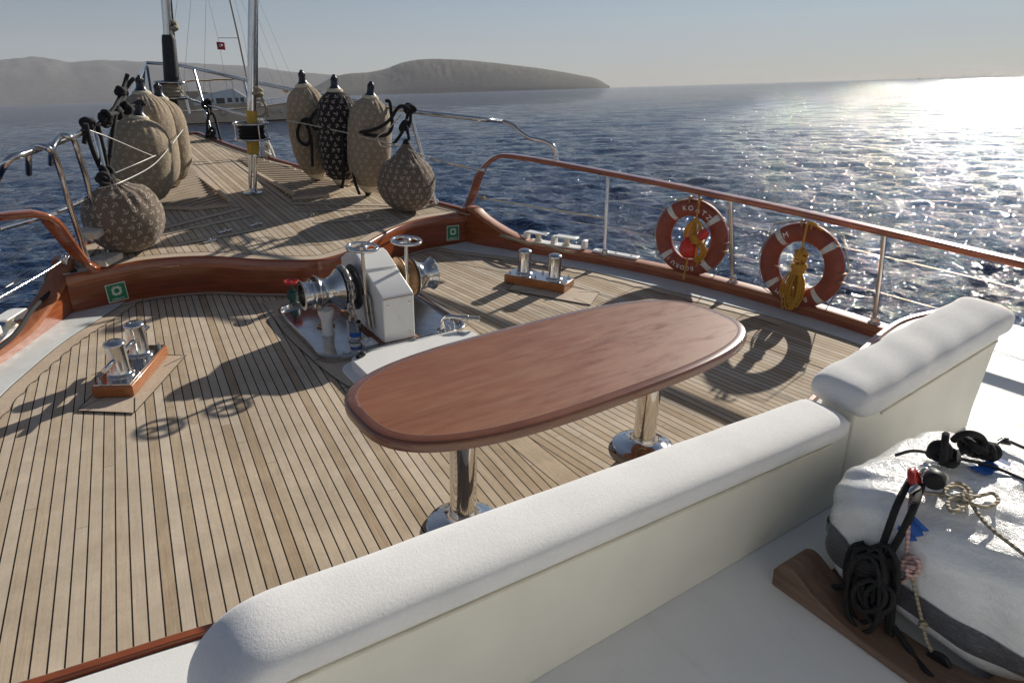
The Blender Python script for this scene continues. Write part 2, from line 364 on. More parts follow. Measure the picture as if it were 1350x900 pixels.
# ------------------------------------------------------------------ hull lines
WI = [(3.02, 1.7), (3.01, 2.3), (3.0, 2.6), (2.9, 3.2), (2.72, 3.85), (2.47, 4.68), (2.30, 5.08), (2.05, 5.56), (1.71, 6.04), (1.5, 6.36)]     # inner edge of the waterway
WO = [(3.22, 1.7), (3.21, 2.43), (3.17, 2.94), (3.07, 3.6), (2.93, 4.15), (2.65, 4.88), (2.42, 5.32), (2.14, 5.83), (1.93, 6.22), (1.88, 6.42)]  # inner face of the bulwark
PN = [(-1.97, 6.13), (-1.88, 6.15), (-1.62, 6.21), (-1.33, 6.25), (-.92, 6.14), (-.55, 5.87), (-.21, 5.68), (0, 5.65), (.33, 5.80), (.68, 6.07), (1.05, 6.32), (1.47, 6.44), (1.88, 6.43), (1.96, 6.42)]
EDGE = [(1.93, 6.35), (1.70, 7), (1.37, 8), (1.03, 9), (.73, 10), (.48, 11), (.25, 12.3)]
WIs = smooth_path(WI, 8); WOs = smooth_path(WO, 8); PNs = smooth_path(PN, 8); EDs = smooth_path(EDGE, 6)
def offs(path, d):
    p = np.array(path, float)[:, :2]; T = np.gradient(p, axis=0); T /= np.linalg.norm(T, axis=1, keepdims=True)
    return p+np.stack([-T[:, 1], T[:, 0]], 1)*d          # to the left of travel
def strip(mb, a, b, za, zb, m=0):
    n = len(a); V = [(*p[:2], za) for p in a]+[(*p[:2], zb) for p in b]
    return mb.add(V, [(i, i+1, n+i+1, n+i) for i in range(n-1)], m)
ZC = .40                                                  # cabin top above the deck

# main deck
mb = MB(); poly = [(-3.3, 1.5), (3.3, 1.5)]+[tuple(p) for p in offs(WOs, -.03)]+[(-p[0], p[1]) for p in offs(WOs, -.03)[::-1]]
poly = [(-3.25, 1.3), (3.25, 1.3)]+[tuple(p) for p in WOs[:-6]]+[(1.7, 6.6), (-1.7, 6.6)]+[(-p[0], p[1]) for p in WOs[:-6][::-1]]
mb.add([(x, y, 0) for x, y in poly], [tuple(range(len(poly)))]); mb.build('deck', 'deck', kind='structure', smooth=0)
mb = MB()
for s in (1, -1):
    a = WIs*[s, 1]; b = WOs*[s, 1]
    strip(mb, a, b, .012, .016); strip(mb, a, a, -.001, .012)
mb.build('waterway', 'waterway', kind='structure', smooth=0)

# margin planks with nibbed ends along the waterway and round the windlass
def scallop(path, pitch, ang, s):
    """boundary of plank ends along an offset path; planks run at +-ang"""
    ca, sa = math.cos(R(ang)), math.sin(R(ang)); p = np.array(path); 
    u = np.abs(p[:, 0])*ca+p[:, 1]*sa; o = np.argsort(u); us, ps = u[o], p[o]
    k0, k1 = math.ceil(us[0]/pitch), math.floor(us[-1]/pitch)
    C = [np.array([np.interp(k*pitch, us, ps[:, 0]), np.interp(k*pitch, us, ps[:, 1])]) for k in range(k0, k1+1)]
    dv = np.array([-s*sa, ca]); out = []
    for A, B in zip(C[:-1], C[1:]):
        L = (B-A).dot(dv); Q = (A+dv*L*.85) if L > 0 else (B-dv*L*.85)
        for t in np.linspace(0, 1, 7)[:-1]: out.append((1-t)**2*A+2*t*(1-t)*Q+t*t*B)
    out.append(C[-1]); return np.array(out)
def ribbon(mb, p, wd, z, m=0):
    a = offs(p, wd/2); b = offs(p, -wd/2); n = len(p)
    mb.add([(*q, z) for q in a]+[(*q, z) for q in b], [(i, i+1, n+i+1, n+i) for i in range(n-1)], m)
mb = MB()
for s in (1, -1):
    a = WIs*[s, 1]; off = offs(WIs, .125)*[s, 1]
    sc_ = scallop(off, .054, 5.5, s); sc_ = sc_[np.argsort(sc_[:, 1], kind='stable')] if 0 else sc_
    if sc_[0][1] > sc_[-1][1]: sc_ = sc_[::-1]
    n = 240; t = np.linspace(0, 1, n); L = np.r_[0, np.cumsum(np.linalg.norm(np.diff(sc_, axis=0), axis=1))]; L /= L[-1]
    b = np.stack([np.interp(t, L, sc_[:, 0]), np.interp(t, L, sc_[:, 1])], 1)
    ia = np.interp(b[:, 1], a[:, 1], a[:, 0]); fl = np.stack([ia, b[:, 1]], 1)
    # walk along waterway edge instead of constant y so the strip follows the curve
    nn = np.array([a[np.argmin(np.linalg.norm(a-q, axis=1))] for q in b]); nn = np.stack([np.interp(t, t, nn[:, 0]), nn[:, 1]], 1)
    strip(mb, nn, b, .004, .004, 0); ribbon(mb, b, .0055, .0065, 1); ribbon(mb, a+np.array([-s*.004, 0]), .008, .0075, 1)
# joint boards round the windlass pan
Q = [(.62, 5.62), (.64, 5.2), (.66, 4.8), (.645, 4.4), (.62, 4.05), (.56, 3.7), (.45, 3.4), (.07, 3.2)]
Qs = smooth_path(Q, 8)
for s in (1, -1):
    b0 = scallop(Qs, .054, 5.5, s)*[1, 1]; b0 = np.stack([b0[:, 0]*s if b0[0, 0]*s < 0 else b0[:, 0], b0[:, 1]], 1)
    b0 = Qs*[s, 1]
    strip(mb, b0*[0, 1]+[s*.0, 0], b0, .004, .004, 0); ribbon(mb, b0, .0055, .0065, 1)
    for yy in (4.95, 4.25, 3.75): mb.add([(s*.1, yy, .0065), (s*.64, yy+.02, .0065), (s*.64, yy+.026, .0065), (s*.1, yy+.006, .0065)], [(0, 1, 2, 3)], 1)
# boards along the riser
pa = offs(PNs, -.015); pb = offs(PNs, -.085); strip(mb, pa, pb, .005, .005, 0); ribbon(mb, pb, .006, .0075, 1)
# frames round the bollards
FRL = [P(102, 543)[:2], P(178, 546)[:2], P(246, 470)[:2], P(176, 468)[:2]]
for pl in (FRL, [(-x, y) for x, y in FRL]):
    c_ = np.mean(pl, 0); q = [(*p, .0095) for p in pl]; mb.add(q, [(0, 1, 2, 3)], 0)
    pp = np.array(list(pl)+[pl[0]]); ribbon(mb, np.vstack([np.linspace(pp[i], pp[i+1], 6)[:-1] for i in range(4)]+[pp[-1:]]), .006, .0115, 1)
    for p in pl: ribbon(mb, np.linspace(np.array(p), np.array(p)*.55+c_*.45, 4), .005, .0115, 1)
mb.build('deck_margin', ['margin', 'caulk'], kind='structure', smooth=0)

# foredeck
mb = MB(); poly = [tuple(p) for p in PNs]+[tuple(p) for p in EDs]+[(-p[0], p[1]) for p in EDs[::-1]]
mb.add([(x, y, zfore(y)) for x, y in poly], [tuple(range(len(poly)))]); mb.build('foredeck', 'fore', kind='structure', smooth=0)
mb = MB()
def fsheet(pl, dz, m=0): mb.add([(x, y, zfore(y)+dz) for x, y in pl], [tuple(range(len(pl)))], m)
def fline(a, b, wd, dz=.006, m=1):
    a, b = np.array(a), np.array(b); t = (b-a)/np.linalg.norm(b-a); n_ = np.array([-t[1], t[0]])*wd/2; fsheet([a+n_, a-n_, b-n_, b+n_], dz, m)
def fboard(a, b, wd): fline(a, b, wd, .004, 0); a, b = np.array(a), np.array(b); t = (b-a)/np.linalg.norm(b-a); n_ = np.array([-t[1], t[0]])*wd/2; fline(a+n_, b+n_, .006); fline(a-n_, b-n_, .006)
pa = offs(PNs, .004); pb = offs(PNs, .10); n = len(pa)
mb.add([(*p, zfore(p[1])+.004) for p in pa]+[(*p, zfore(p[1])+.004) for p in pb], [(i, i+1, n+i+1, n+i) for i in range(n-1)], 0)
mb.add([(*p, zfore(p[1])+.006) for p in offs(PNs, .098)]+[(*p, zfore(p[1])+.006) for p in offs(PNs, .105)], [(i, i+1, n+i+1, n+i) for i in range(n-1)], 1)
for s in (1, -1):
    fboard((s*.27, 7.55), (s*1.45, 6.95), .10); fboard((s*.22, 7.25), (s*1.25, 6.9), .085); fboard((s*.25, 6.75), (s*1.1, 6.55), .085)
    fboard((s*.29, 7.62), (s*.29, 10.1), .085); fboard((s*.05, 10.15), (s*.6, 10.15), .07)
    e = EDs*[s, 1]; ei = offs(EDs, .10)*[s, 1]; k = len(e)
    mb.add([(*p, zfore(p[1])+.004) for p in e]+[(*p, zfore(p[1])+.004) for p in ei], [(i, i+1, k+i+1, k+i) for i in range(k-1)], 0)
    mb.add([(*p, zfore(p[1])+.006) for p in ei]+[(*p, zfore(p[1])+.006) for p in offs(EDs, .107)*[s, 1]], [(i, i+1, k+i+1, k+i) for i in range(k-1)], 1)
mb.build('foredeck_margin', ['margin', 'caulk'], kind='structure', smooth=0)

# riser panel between the two decks
t = thing('riser_panel', 'curved varnished mahogany riser between lower deck and raised foredeck', 'panel', (0, 5.65, 0))
mb = MB(); n = len(PNs)
V = [(*p, -.002) for p in PNs]+[(*p, zfore(p[1])-.004) for p in PNs]+[(*p, -.002) for p in offs(PNs, .04)]+[(*p, zfore(p[1])-.004) for p in offs(PNs, .04)]
mb.add(V, [(i, i+1, n+i+1, n+i) for i in range(n-1)]+[(2*n+i, 3*n+i, 3*n+i+1, 2*n+i+1) for i in range(n-1)]); mb.build('panel', 'mahog', t, smooth=50)
mb = MB(); a = offs(PNs, -.022)
V = [(*p, zfore(p[1])-.105) for p in offs(PNs, -.002)]+[(*p, zfore(p[1])-.095) for p in a]+[(*p, zfore(p[1])-.012) for p in a]+[(*p, zfore(p[1])+.003) for p in offs(PNs, -.010)]+[(*p, zfore(p[1])+.003) for p in offs(PNs, .006)]
mb.add(V, [(k*n+i, k*n+i+1, (k+1)*n+i+1, (k+1)*n+i) for k in range(4) for i in range(n-1)]); mb.build('rim', 'mahogrim', t, smooth=50)

# hull outside (white topsides down to the water)
def hullpath(): return np.vstack([[(3.36, -3.5)], [(3.36, 0.)], offs(WOs, -.15)[:-4], offs(EDs, -.07)[3:], [(.1, 12.6)]])
hp = hullpath(); mb = MB(); rows = []
for k, (sx, sy, zz) in enumerate([(1.0, 1.0, .10), (1.005, .995, -.25), (.96, .97, -.9), (.86, .92, -1.7), (.70, .86, -2.6)]):
    rows.append([(x*sx, y*sy if y > 0 else y, zz+(max(0, zfore(y)-.1) if (k == 0 and y > 6.2) else 0)+(max(0, y-6)*.05 if 0 < k < 3 else 0)) for x, y in hp])
n = len(hp)
for s in (1, -1):
    V = [(x*s, y, z) for r_ in rows for x, y, z in r_]; mb.add(V, [(k*n+i, k*n+i+1, (k+1)*n+i+1, (k+1)*n+i) for k in range(4) for i in range(n-1)])
mb.build('hull', 'hull', kind='structure', smooth=60)

# bulwarks: inner plank + cap, sweeping up to the foredeck
def ztop(y): return .075+ (zfore(6.4)+.03-.075)*float(np.clip((y-5.55)/.75, 0, 1))**1.6*1.0
for s, side in ((1, 'starboard'), (-1, 'port')):
    t = thing('bulwark', 'low mahogany bulwark with cap on the %s side, ' % ('right' if s > 0 else 'left')+('beneath the two orange lifebuoys' if s > 0 else 'beside the left bollards'), 'bulwark', (s*3.2, 2.4, 0))
    p = WOs*[s, 1]; q = offs(WOs, -.05)*[s, 1]; n = len(p); z = [ztop(v[1]) for v in p]
    mb = MB(); mb.add([(*v, -.002) for v in p]+[(*v, zz) for v, zz in zip(p, z)]+[(*v, -.002) for v in q]+[(*v, zz) for v, zz in zip(q, z)], [(i, i+1, n+i+1, n+i) for i in range(n-1)]+[(2*n+i, 3*n+i, 3*n+i+1, 2*n+i+1) for i in range(n-1)])
    mb.build('plank', 'mahogrim', t, smooth=50)
    mb = MB(); a = offs(WOs, .018)*[s, 1]; b = offs(WOs, -.135)*[s, 1]
    V = [(*v, zz+.001) for v, zz in zip(a, z)]+[(*v, zz+.034) for v, zz in zip(offs(WOs, .014)*[s, 1], z)]+[(*v, zz+.040) for v, zz in zip(offs(WOs, .004)*[s, 1], z)]+[(*v, zz+.040) for v, zz in zip(offs(WOs, -.125)*[s, 1], z)]+[(*v, zz+.034) for v, zz in zip(b, z)]+[(*v, zz+.001) for v, zz in zip(b, z)]
    Fc = [(k*n+i, k*n+i+1, ((k+1) % 6)*n+i+1, ((k+1) % 6)*n+i) for k in range(6) for i in range(n-1)]+[tuple(k*n for k in range(6)), tuple(k*n+n-1 for k in range(6))[::-1]]
    mb.add(V, Fc); mb.build('cap', 'capwood', t, smooth=40)
    # toe rail of the foredeck
    t2 = thing('toe_rail', 'thin mahogany toe rail edging the %s side of the foredeck' % ('right' if s > 0 else 'left'), 'toe rail', (s*1.7, 7, zfore(7)))
    e = np.array([(*v, zfore(v[1])) for v in EDs*[s, 1]]); mb = MB(); n = len(e)
    if s > 0: eo = offs(EDs, -.055)
    else: eo = offs(EDs, -.055)*[-1, 1]
    V = [(*v[:2], v[2]-.002) for v in e]+[(*v[:2], v[2]+.035) for v in e]+[(*w_, v[2]+.035) for v, w_ in zip(e, eo)]+[(*w_, v[2]-.1) for v, w_ in zip(e, eo)]
    mb.add(V, [(k*n+i, k*n+i+1, (k+1)*n+i+1, (k+1)*n+i) for k in range(3) for i in range(n-1)]); mb.build('rail_strip', 'mahog', t2, smooth=40)
tp = thing('bow_rail_strip', 'short mahogany strip across the tip of the bow', 'toe rail', (0, 12.33, zfore(12.3)))
MB().box((0, 12.33, zfore(12.3)+.0), (.60, .06, .075)).build('strip', 'mahog', tp, bevel=.008)

# cabin top behind and under the sofa
NOSE = smooth_path([(-3.34, 1.93, 0), (-2.6, 1.86, 0), (-2.21, 1.80, 0), (-1.81, 1.745, 0), (-1.4, 1.665, 0), (-1.0, 1.60, 0), (0, 1.53, 0), (.8, 1.56, 0), (1.4, 1.69, 0), (1.91, 1.82, 0), (2.41, 1.93, 0), (2.75, 1.97, 0), (3.12, 1.93, 0)], 5)[:, :2]
mb = MB(); mb.prism([tuple(p) for p in NOSE]+[(3.34, 1.70), (3.34, -3.4), (-3.34, -3.4)], -.3, ZC); mb.build('cabin_top', 'gelcoat', kind='structure', bevel=.02, seg=3)
t = thing('nosing', 'thin mahogany nosing along the front edge of the white cabin top', 'trim', (0, 1.54, ZC))
mb = MB(); a = offs(NOSE, -.004); b = offs(NOSE, .030); n = len(a)
V = [(*p, z) for z in (ZC-.03, ZC+.012) for p in a]+[(*p, z) for z in (ZC+.012, ZC-.03) for p in b]
mb.add(V, [(k*n+i, k*n+i+1, ((k+1) % 4)*n+i+1, ((k+1) % 4)*n+i) for k in range(4) for i in range(n-1)]+[(0, n, 2*n, 3*n), (n-1, 4*n-1, 3*n-1, 2*n-1)]); mb.build('nosing_strip', 'mahogrim', t, bevel=.006, smooth=40)

# unseen white wall, windowed and roofed, added behind the viewer to bounce fill light
mb = MB(); mb.box((0, -1.55, ZC+1.25), (5.4, .9, 2.5)); mb.box((0, -1.45, ZC+2.56), (5.8, 1.3, .12))
for k in range(5): mb.box((-2.0+k*1.0, -1.095, ZC+1.75), (.78, .02, .55), m=1)
mb.build('bounce_wheelhouse', ['gelcoat', 'black'], kind='structure', smooth=0)

# gratings
def grating(s, label):
    t = thing('grating', label, 'grating', (s*.6, 8.7, zfore(8.7)), 'teak gratings on the foredeck')
    outline = [(.345, 7.68), (.345, 9.98), (.60, 9.98), (.80, 9.2), (1.02, 8.5), (1.12, 7.95), (.75, 7.68)]
    def clip(pt, d):                                   # parameter interval of line inside polygon
        ts = []
        for (x1, y1), (x2, y2) in zip(outline, outline[1:]+outline[:1]):
            ex, ey = x2-x1, y2-y1; den = d[0]*ey-d[1]*ex
            if abs(den) < 1e-9: continue
            tt = ((x1-pt[0])*ey-(y1-pt[1])*ex)/den; uu = ((x1-pt[0])*d[1]-(y1-pt[1])*d[0])/den
            if 0 <= uu <= 1: ts.append(tt)
        return (min(ts), max(ts)) if len(ts) > 1 else None
    d = np.array([math.cos(R(-38)), math.sin(R(-38))]); nrm = np.array([-d[1], d[0]]); mb = MB()
    for k in np.arange(-1.6, 3.0, .092):
        pt = np.array([.345, 8.6])+nrm*k; r_ = clip(pt, d)
        if r_ is None or r_[1]-r_[0] < .05: continue
        a = pt+d*r_[0]; b = pt+d*r_[1]; c_ = (a+b)/2; c_[0] *= s
        mb.box((c_[0], c_[1], zfore(c_[1])+.020), (r_[1]-r_[0], .046, .022), rot=np.array(Matrix.Rotation(R(-38*s), 3, 'Z') @ Matrix.Rotation(0, 3, 'X')))
    mb.build('slats', 'slat', t, smooth=0)
    mb = MB(); mb.add([(x*s, y, zfore(y)+.0045) for x, y in outline], [tuple(range(7))]); mb.build('gap_shade', 'black', t, smooth=0)  # flat black sheet standing in for the shade between the slats
    mb = MB(); oo = outline+outline[:1]
    for (x1, y1), (x2, y2) in zip(oo[:-1], oo[1:]):
        L_ = math.hypot(x2-x1, y2-y1); a_ = math.atan2(y2-y1, (x2-x1)*s); mb.box(((x1+x2)/2*s, (y1+y2)/2, zfore((y1+y2)/2)+.019), (L_+.02, .045, .030), rz=a_)
    mb.build('frame', 'margin', t, smooth=0)
grating(-1, 'slatted teak grating on foredeck beside the three tan fenders on the left'); grating(1, 'slatted teak grating on foredeck beside the tall fenders on the right')

# ------------------------------------------------------------------ sea and hills (world frame)
def to_world(v): return BOAT @ Vector(tuple(v))
camw = BOAT @ Vector(tuple(CAMP))
def wray(x, y): return (BOAT.to_3x3() @ Vector(tuple(ray(x, y)))).normalized()
WORLD = []                                            # names of objects already in the world frame
def sea():
    NA = 1100; r = [1.2]
    while r[-1] < 9300: r.append(r[-1]*1.0068 if r[-1] < 700 else r[-1]*1.03)
    r = np.array(r); th = np.linspace(0, 2*np.pi, NA, endpoint=False); RR, TH = np.meshgrid(r, th, indexing='ij')
    X = RR*np.cos(TH); Y = RR*np.sin(TH); Z = np.zeros_like(X)
    cell = RR*2*np.pi/NA
    g = np.random.default_rng(3); base = R(55)
    for lam, amp, k in [(7, .022, 5), (3.4, .026, 7), (1.9, .026, 10), (1.1, .020, 14), (.68, .013, 14), (.42, .008, 12)]:
        for _ in range(k):
            l_ = lam*g.uniform(.75, 1.3); a_ = base+g.normal(0, .55); kk = 2*np.pi/l_
            att = np.clip((l_/cell-3)/4, 0, 1); ph = kk*(X*np.cos(a_)+Y*np.sin(a_))+g.uniform(0, 6.28)
            w_ = np.sin(ph); Z += att*amp/np.sqrt(k)*1.5*(w_+.35*np.cos(2*ph))
    V = np.stack([X+camw[0], Y+camw[1], Z], -1).reshape(-1, 3); NR = len(r)
    i, j = np.meshgrid(np.arange(NR-1), np.arange(NA), indexing='ij'); j2 = (j+1) % NA
    Fc = np.stack([i*NA+j, (i+1)*NA+j, (i+1)*NA+j2, i*NA+j2], -1).reshape(-1, 4)
    me = bpy.data.meshes.new('sea'); me.vertices.add(len(V)); me.vertices.foreach_set('co', V.ravel()); me.loops.add(len(Fc)*4); me.loops.foreach_set('vertex_index', Fc.ravel())
    me.polygons.add(len(Fc)); me.polygons.foreach_set('loop_start', np.arange(0, len(Fc)*4, 4)); me.update(calc_edges=True); me.polygons.foreach_set('use_smooth', np.ones(len(Fc), bool))
    me.materials.append(M['sea']); o = bpy.data.objects.new('sea', me); COL.objects.link(o); o['kind'] = 'structure'; WORLD.append(o.name)
sea()
def hill(name, sil, dist, depth, mat, seed, x0pad=0, rough=1.0):
    g = np.random.default_rng(seed); xs = np.linspace(sil[0][0], sil[-1][0], 260); ys = np.interp(xs, [p[0] for p in sil], [p[1] for p in sil])
    ys = np.convolve(np.pad(ys, 4, 'edge'), np.ones(9)/9, 'valid'); K = 46; V = []
    h1 = np.convolve(g.normal(0, 1, 300), np.ones(7)/7, 'same')[:260]; ph = np.cumsum(g.normal(0, .25, 260)); gul = np.convolve(g.normal(0, 1, (300)), np.ones(5)/5, 'same')[:260]
    fld = g.normal(0, 1, (260, K))
    for _ in range(3): fld = (fld+np.roll(fld, 1, 0)+np.roll(fld, -1, 0)+np.roll(fld, 1, 1)+np.roll(fld, -1, 1))/5
    for a, (x, y) in enumerate(zip(xs, ys)):
        d = wray(x, y); hd = math.hypot(d[0], d[1]); ux, uy = d[0]/hd, d[1]/hd; ridge = dist+depth
        H = max(camw[2]+d[2]/hd*ridge+h1[a]*rough*.0015*dist*.15, 2)
        for k in range(K):
            s = k/(K-1)*1.9; rr_ = dist+depth*s
            f = math.sin(min(s, 1)*math.pi/2)**.9 if s <= 1 else math.cos((s-1)/.9*math.pi/2)
            z = H*f*(1+.045*rough*(fld[a, k]*3)*min(s, 1)*(1-min(s, 1))*2.5)-2.5*(1 if k == 0 else 0)
            if s > 1: z = min(z, H*.98)
            V.append((camw[0]+ux*rr_, camw[1]+uy*rr_, z))
    mb = MB(); mb.add(V, [(a*K+k, (a+1)*K+k, (a+1)*K+k+1, a*K+k+1) for a in range(259) for k in range(K-1)]); o = mb.build(name, mat, kind='structure', smooth=80); WORLD.append(o.name)
hill('hills', [(-700, 60), (-400, 78), (-150, 70), (-40, 82), (0, 80), (25, 78), (45, 75.5), (58, 75.5), (80, 83.5), (105, 83), (122, 79.5), (145, 80.5), (165, 82), (195, 81.5), (225, 83), (253, 84), (289, 87), (312, 85), (342, 90), (380, 95), (410, 97), (450, 100), (520, 108), (600, 121)], 5200, 1600, 'hillfar', 5)
hill('island', [(395, 127), (420, 112), (440, 101), (460, 97), (488, 95.5), (509, 91), (530, 82.5), (554, 78.5), (580, 78), (612, 79.5), (655, 83.5), (710, 90), (750, 96.5), (765, 99.5), (785, 103), (797, 109), (804, 115)], 3300, 500, 'hillnear', 9, rough=.5)
# ------------------------------------------------------------------ table
TZ = .745
tb = thing('table', 'oval varnished wooden table on two polished steel pedestals in the middle of the deck', 'table', (0, 2.2, 0))
tc = np.array([-.06, 2.18]); ta = R(1.5); TL, TW = 1.065, .435
def tab_outline(k=1.0, inset=0.0, n=120):
    out = []
    for i in range(n):
        th = 2*math.pi*i/n; c_, s_ = math.cos(th), math.sin(th); e = 2/3.0
        x = (TL-inset)*math.copysign(abs(c_)**e, c_); y = (TW-inset)*math.copysign(abs(s_)**e, s_)
        out.append((tc[0]+x*math.cos(ta)-y*math.sin(ta), tc[1]+x*math.sin(ta)+y*math.cos(ta)))
    return out
mb = MB(); rings = [(0.012, TZ-.050), (0.0, TZ-.043), (0.0, TZ-.016), (.005, TZ-.006), (.014, TZ-.0015), (.048, TZ)]
V = []; n = 120
for ins, z in rings: V += [(*p, z) for p in tab_outline(inset=ins)]
Fc = [(k*n+i, k*n+(i+1) % n, (k+1)*n+(i+1) % n, (k+1)*n+i) for k in range(5) for i in range(n)]
mb.add(V, Fc); mb.add([(*p, TZ-.050) for p in tab_outline(inset=.012)], [tuple(range(n))[::-1]]); edge = mb.build('edge_band', 'tableedge', tb, smooth=40)
mb = MB(); o1 = tab_outline(inset=.048); mb.add([(*p, TZ) for p in o1]+[(*p, TZ-.004) for p in o1], [tuple(range(n))]); mb.build('tabletop', 'tablewood', tb, smooth=0)
mb = MB(); a = [(*p, TZ+.0006) for p in tab_outline(inset=.046)]; b = [(*p, TZ+.0006) for p in tab_outline(inset=.0495)]
mb.add(a+b, [(i, (i+1) % n, n+(i+1) % n, n+i) for i in range(n)]); mb.build('inlay_line', simple('pale_joint', (.30, .15, .09), .5), tb, smooth=0)
for lx, ly in ((-.64, 2.18), (.55, 2.215)):
    lg = MB().lathe([(.062, .02), (.062, TZ-.085), (.10, TZ-.08), (.105, TZ-.059)], (lx, ly, 0), n=40).build('leg', 'chrome', tb, smooth=40)
    MB().lathe([(.175, .0), (.175, .018), (.165, .026), (.135, .030), (.115, .037), (.085, .046), (.068, .058), (.064, .075)], (lx, ly, 0), n=48).build('foot_flange', 'chrome', lg, smooth=50, off=lg['_o'])

# ------------------------------------------------------------------ sofa
sf = thing('sofa', 'long white sofa with towelling covers over its backrest, facing the table', 'sofa', (0, 1.2, ZC))
def roll(path, name, e0=.13, e1=.10, seed=0, wr=0.0, W2=.105, hh=.09):
    """padded backrest cover: rounded cross-section swept along a path in the vertical plane of the backrest"""
    g = np.random.default_rng(seed); mb = MB(); p = np.array(path, float); N = len(p); K = 32; V = []; B = np.array([0, 1., 0])
    S = np.r_[0, np.cumsum(np.linalg.norm(np.diff(p, axis=0), axis=1))]; L_ = S[-1]; T = np.gradient(p, axis=0); T /= np.linalg.norm(T, axis=1, keepdims=True)
    ph = g.uniform(0, 6.28, 8); fr = g.uniform(4, 30, 8); am = g.normal(0, 1, 8)/8; PI_ = []
    for i in range(N):
        x = S[i]; e = 1.0; Nn = np.cross(T[i], B); Nn /= np.linalg.norm(Nn)
        for dl, k_ in ((x/e0, .3), ((L_-x)/e1, .35)):
            if dl < 1: q = math.sqrt(max(1-(1-dl)**2, 0)); e = min(e, q*k_+(1-k_)*min(1, q*1.35))
        e = max(e, .04)
        for k in range(K):
            th = 2*math.pi*k/K; c_, s_ = math.cos(th), math.sin(th); p_ = 2/3.6
            yy = W2*math.copysign(abs(c_)**p_, c_); zz = hh/2*math.copysign(abs(s_)**p_, s_)
            rip = wr*sum(a_*math.sin(f_*x+2.2*th+q_) for a_, f_, q_ in zip(am, fr, ph))
            V.append(p[i]+B*yy*(e*.35+.65)*(1+rip)+Nn*(zz*e*(1+rip)-(.012*(c_ < 0)*abs(c_))))
        if e0*1.1 < x < L_-e1*1.15: PI_.append(p[i]-B*(W2-.010)-Nn*(hh/2+.010))
    Fc = [(i*K+k, i*K+(k+1) % K, (i+1)*K+(k+1) % K, (i+1)*K+k) for i in range(N-1) for k in range(K)]+[tuple(range(K))[::-1], tuple((N-1)*K+k for k in range(K))]
    cv = mb.add(V, Fc).build(name, 'terry', sf, smooth=70)
    MB().tube(PI_, .0055, 8).build('piping', 'nylon', cv, off=sf['_o'])
    return cv
# back panels (cream, facing aft)
def backpanel(x0, x1, zt0, zt1, yb0, yb1):
    mb = MB(); V = []; N = 10
    for i in range(N):
        t_ = i/(N-1); x = x0+(x1-x0)*t_; zt = zt0+(zt1-zt0)*t_
        V += [(x, yb0-.004, ZC-.002), (x, yb0+.018, zt), (x, yb1, zt), (x, yb1+.04, ZC-.002)]
    mb.add(V, [(i*4+k, i*4+(k+1) % 4, (i+1)*4+(k+1) % 4, (i+1)*4+k) for i in range(N-1) for k in range(4)]+[(0, 3, 2, 1), ((N-1)*4, (N-1)*4+1, (N-1)*4+2, (N-1)*4+3)])
    return mb
backpanel(-1.80, .44, .88, .775, 1.065, 1.21).build('back_panel', 'cream', sf, smooth=0, bevel=.012)
backpanel(.442, 1.56, .82, .93, 1.067, 1.22).build('back_panel', 'cream', sf, smooth=0, bevel=.012)
zc_ = .940-.045; ra_ = .135
pa_ = [(-1.845, 1.145, z) for z in np.linspace(ZC+.03, zc_-ra_-.01, 12)]+[(-1.845+ra_-ra_*math.cos(R(a_)), 1.145, zc_-ra_+ra_*math.sin(R(a_))) for a_ in np.linspace(5, 85, 14)]+[(x, 1.145, zc_-(x+1.66)/2.03*.10) for x in np.r_[np.linspace(-1.69, .26, 44), np.linspace(.275, .375, 10)]]
roll(pa_, 'backrest_cover', seed=2, wr=.05, e0=.04)
# right-hand cover rises outboard
roll([(x, 1.165, .842+.115*(x-.42)/1.24) for x in np.r_[np.linspace(.42, .55, 12), np.linspace(.57, 1.55, 30), np.linspace(1.57, 1.66, 10)]], 'backrest_cover', seed=5, wr=.10, W2=.125, hh=.125)
# tapered end wing on the right
mb = MB(); mb.add([(1.57, 1.07, ZC), (1.57, 1.25, ZC), (1.565, 1.08, .93), (1.565, 1.26, .93), (1.60, 1.10, ZC), (1.60, 1.24, ZC), (1.645, 1.08, .965), (1.645, 1.28, .965)], [(0, 1, 3, 2), (4, 6, 7, 5), (0, 4, 5, 1), (2, 3, 7, 6), (0, 2, 6, 4), (1, 5, 7, 3)]); mb.build('end_wing', 'cream', sf, bevel=.012)
# seat cushions
for pl in ([(-1.70, 1.225), (.36, 1.225), (.36, 1.49), (0, 1.485), (-1.0, 1.555), (-1.66, 1.67)], [(.40, 1.235), (1.62, 1.235), (1.64, 1.68), (1.40, 1.62), (.85, 1.51), (.40, 1.50)]):
    mb = MB(); mb.prism(pl, ZC+.002, ZC+.10); mb.build('seat_cushion', 'terry', sf, bevel=.04, seg=5, smooth=60)

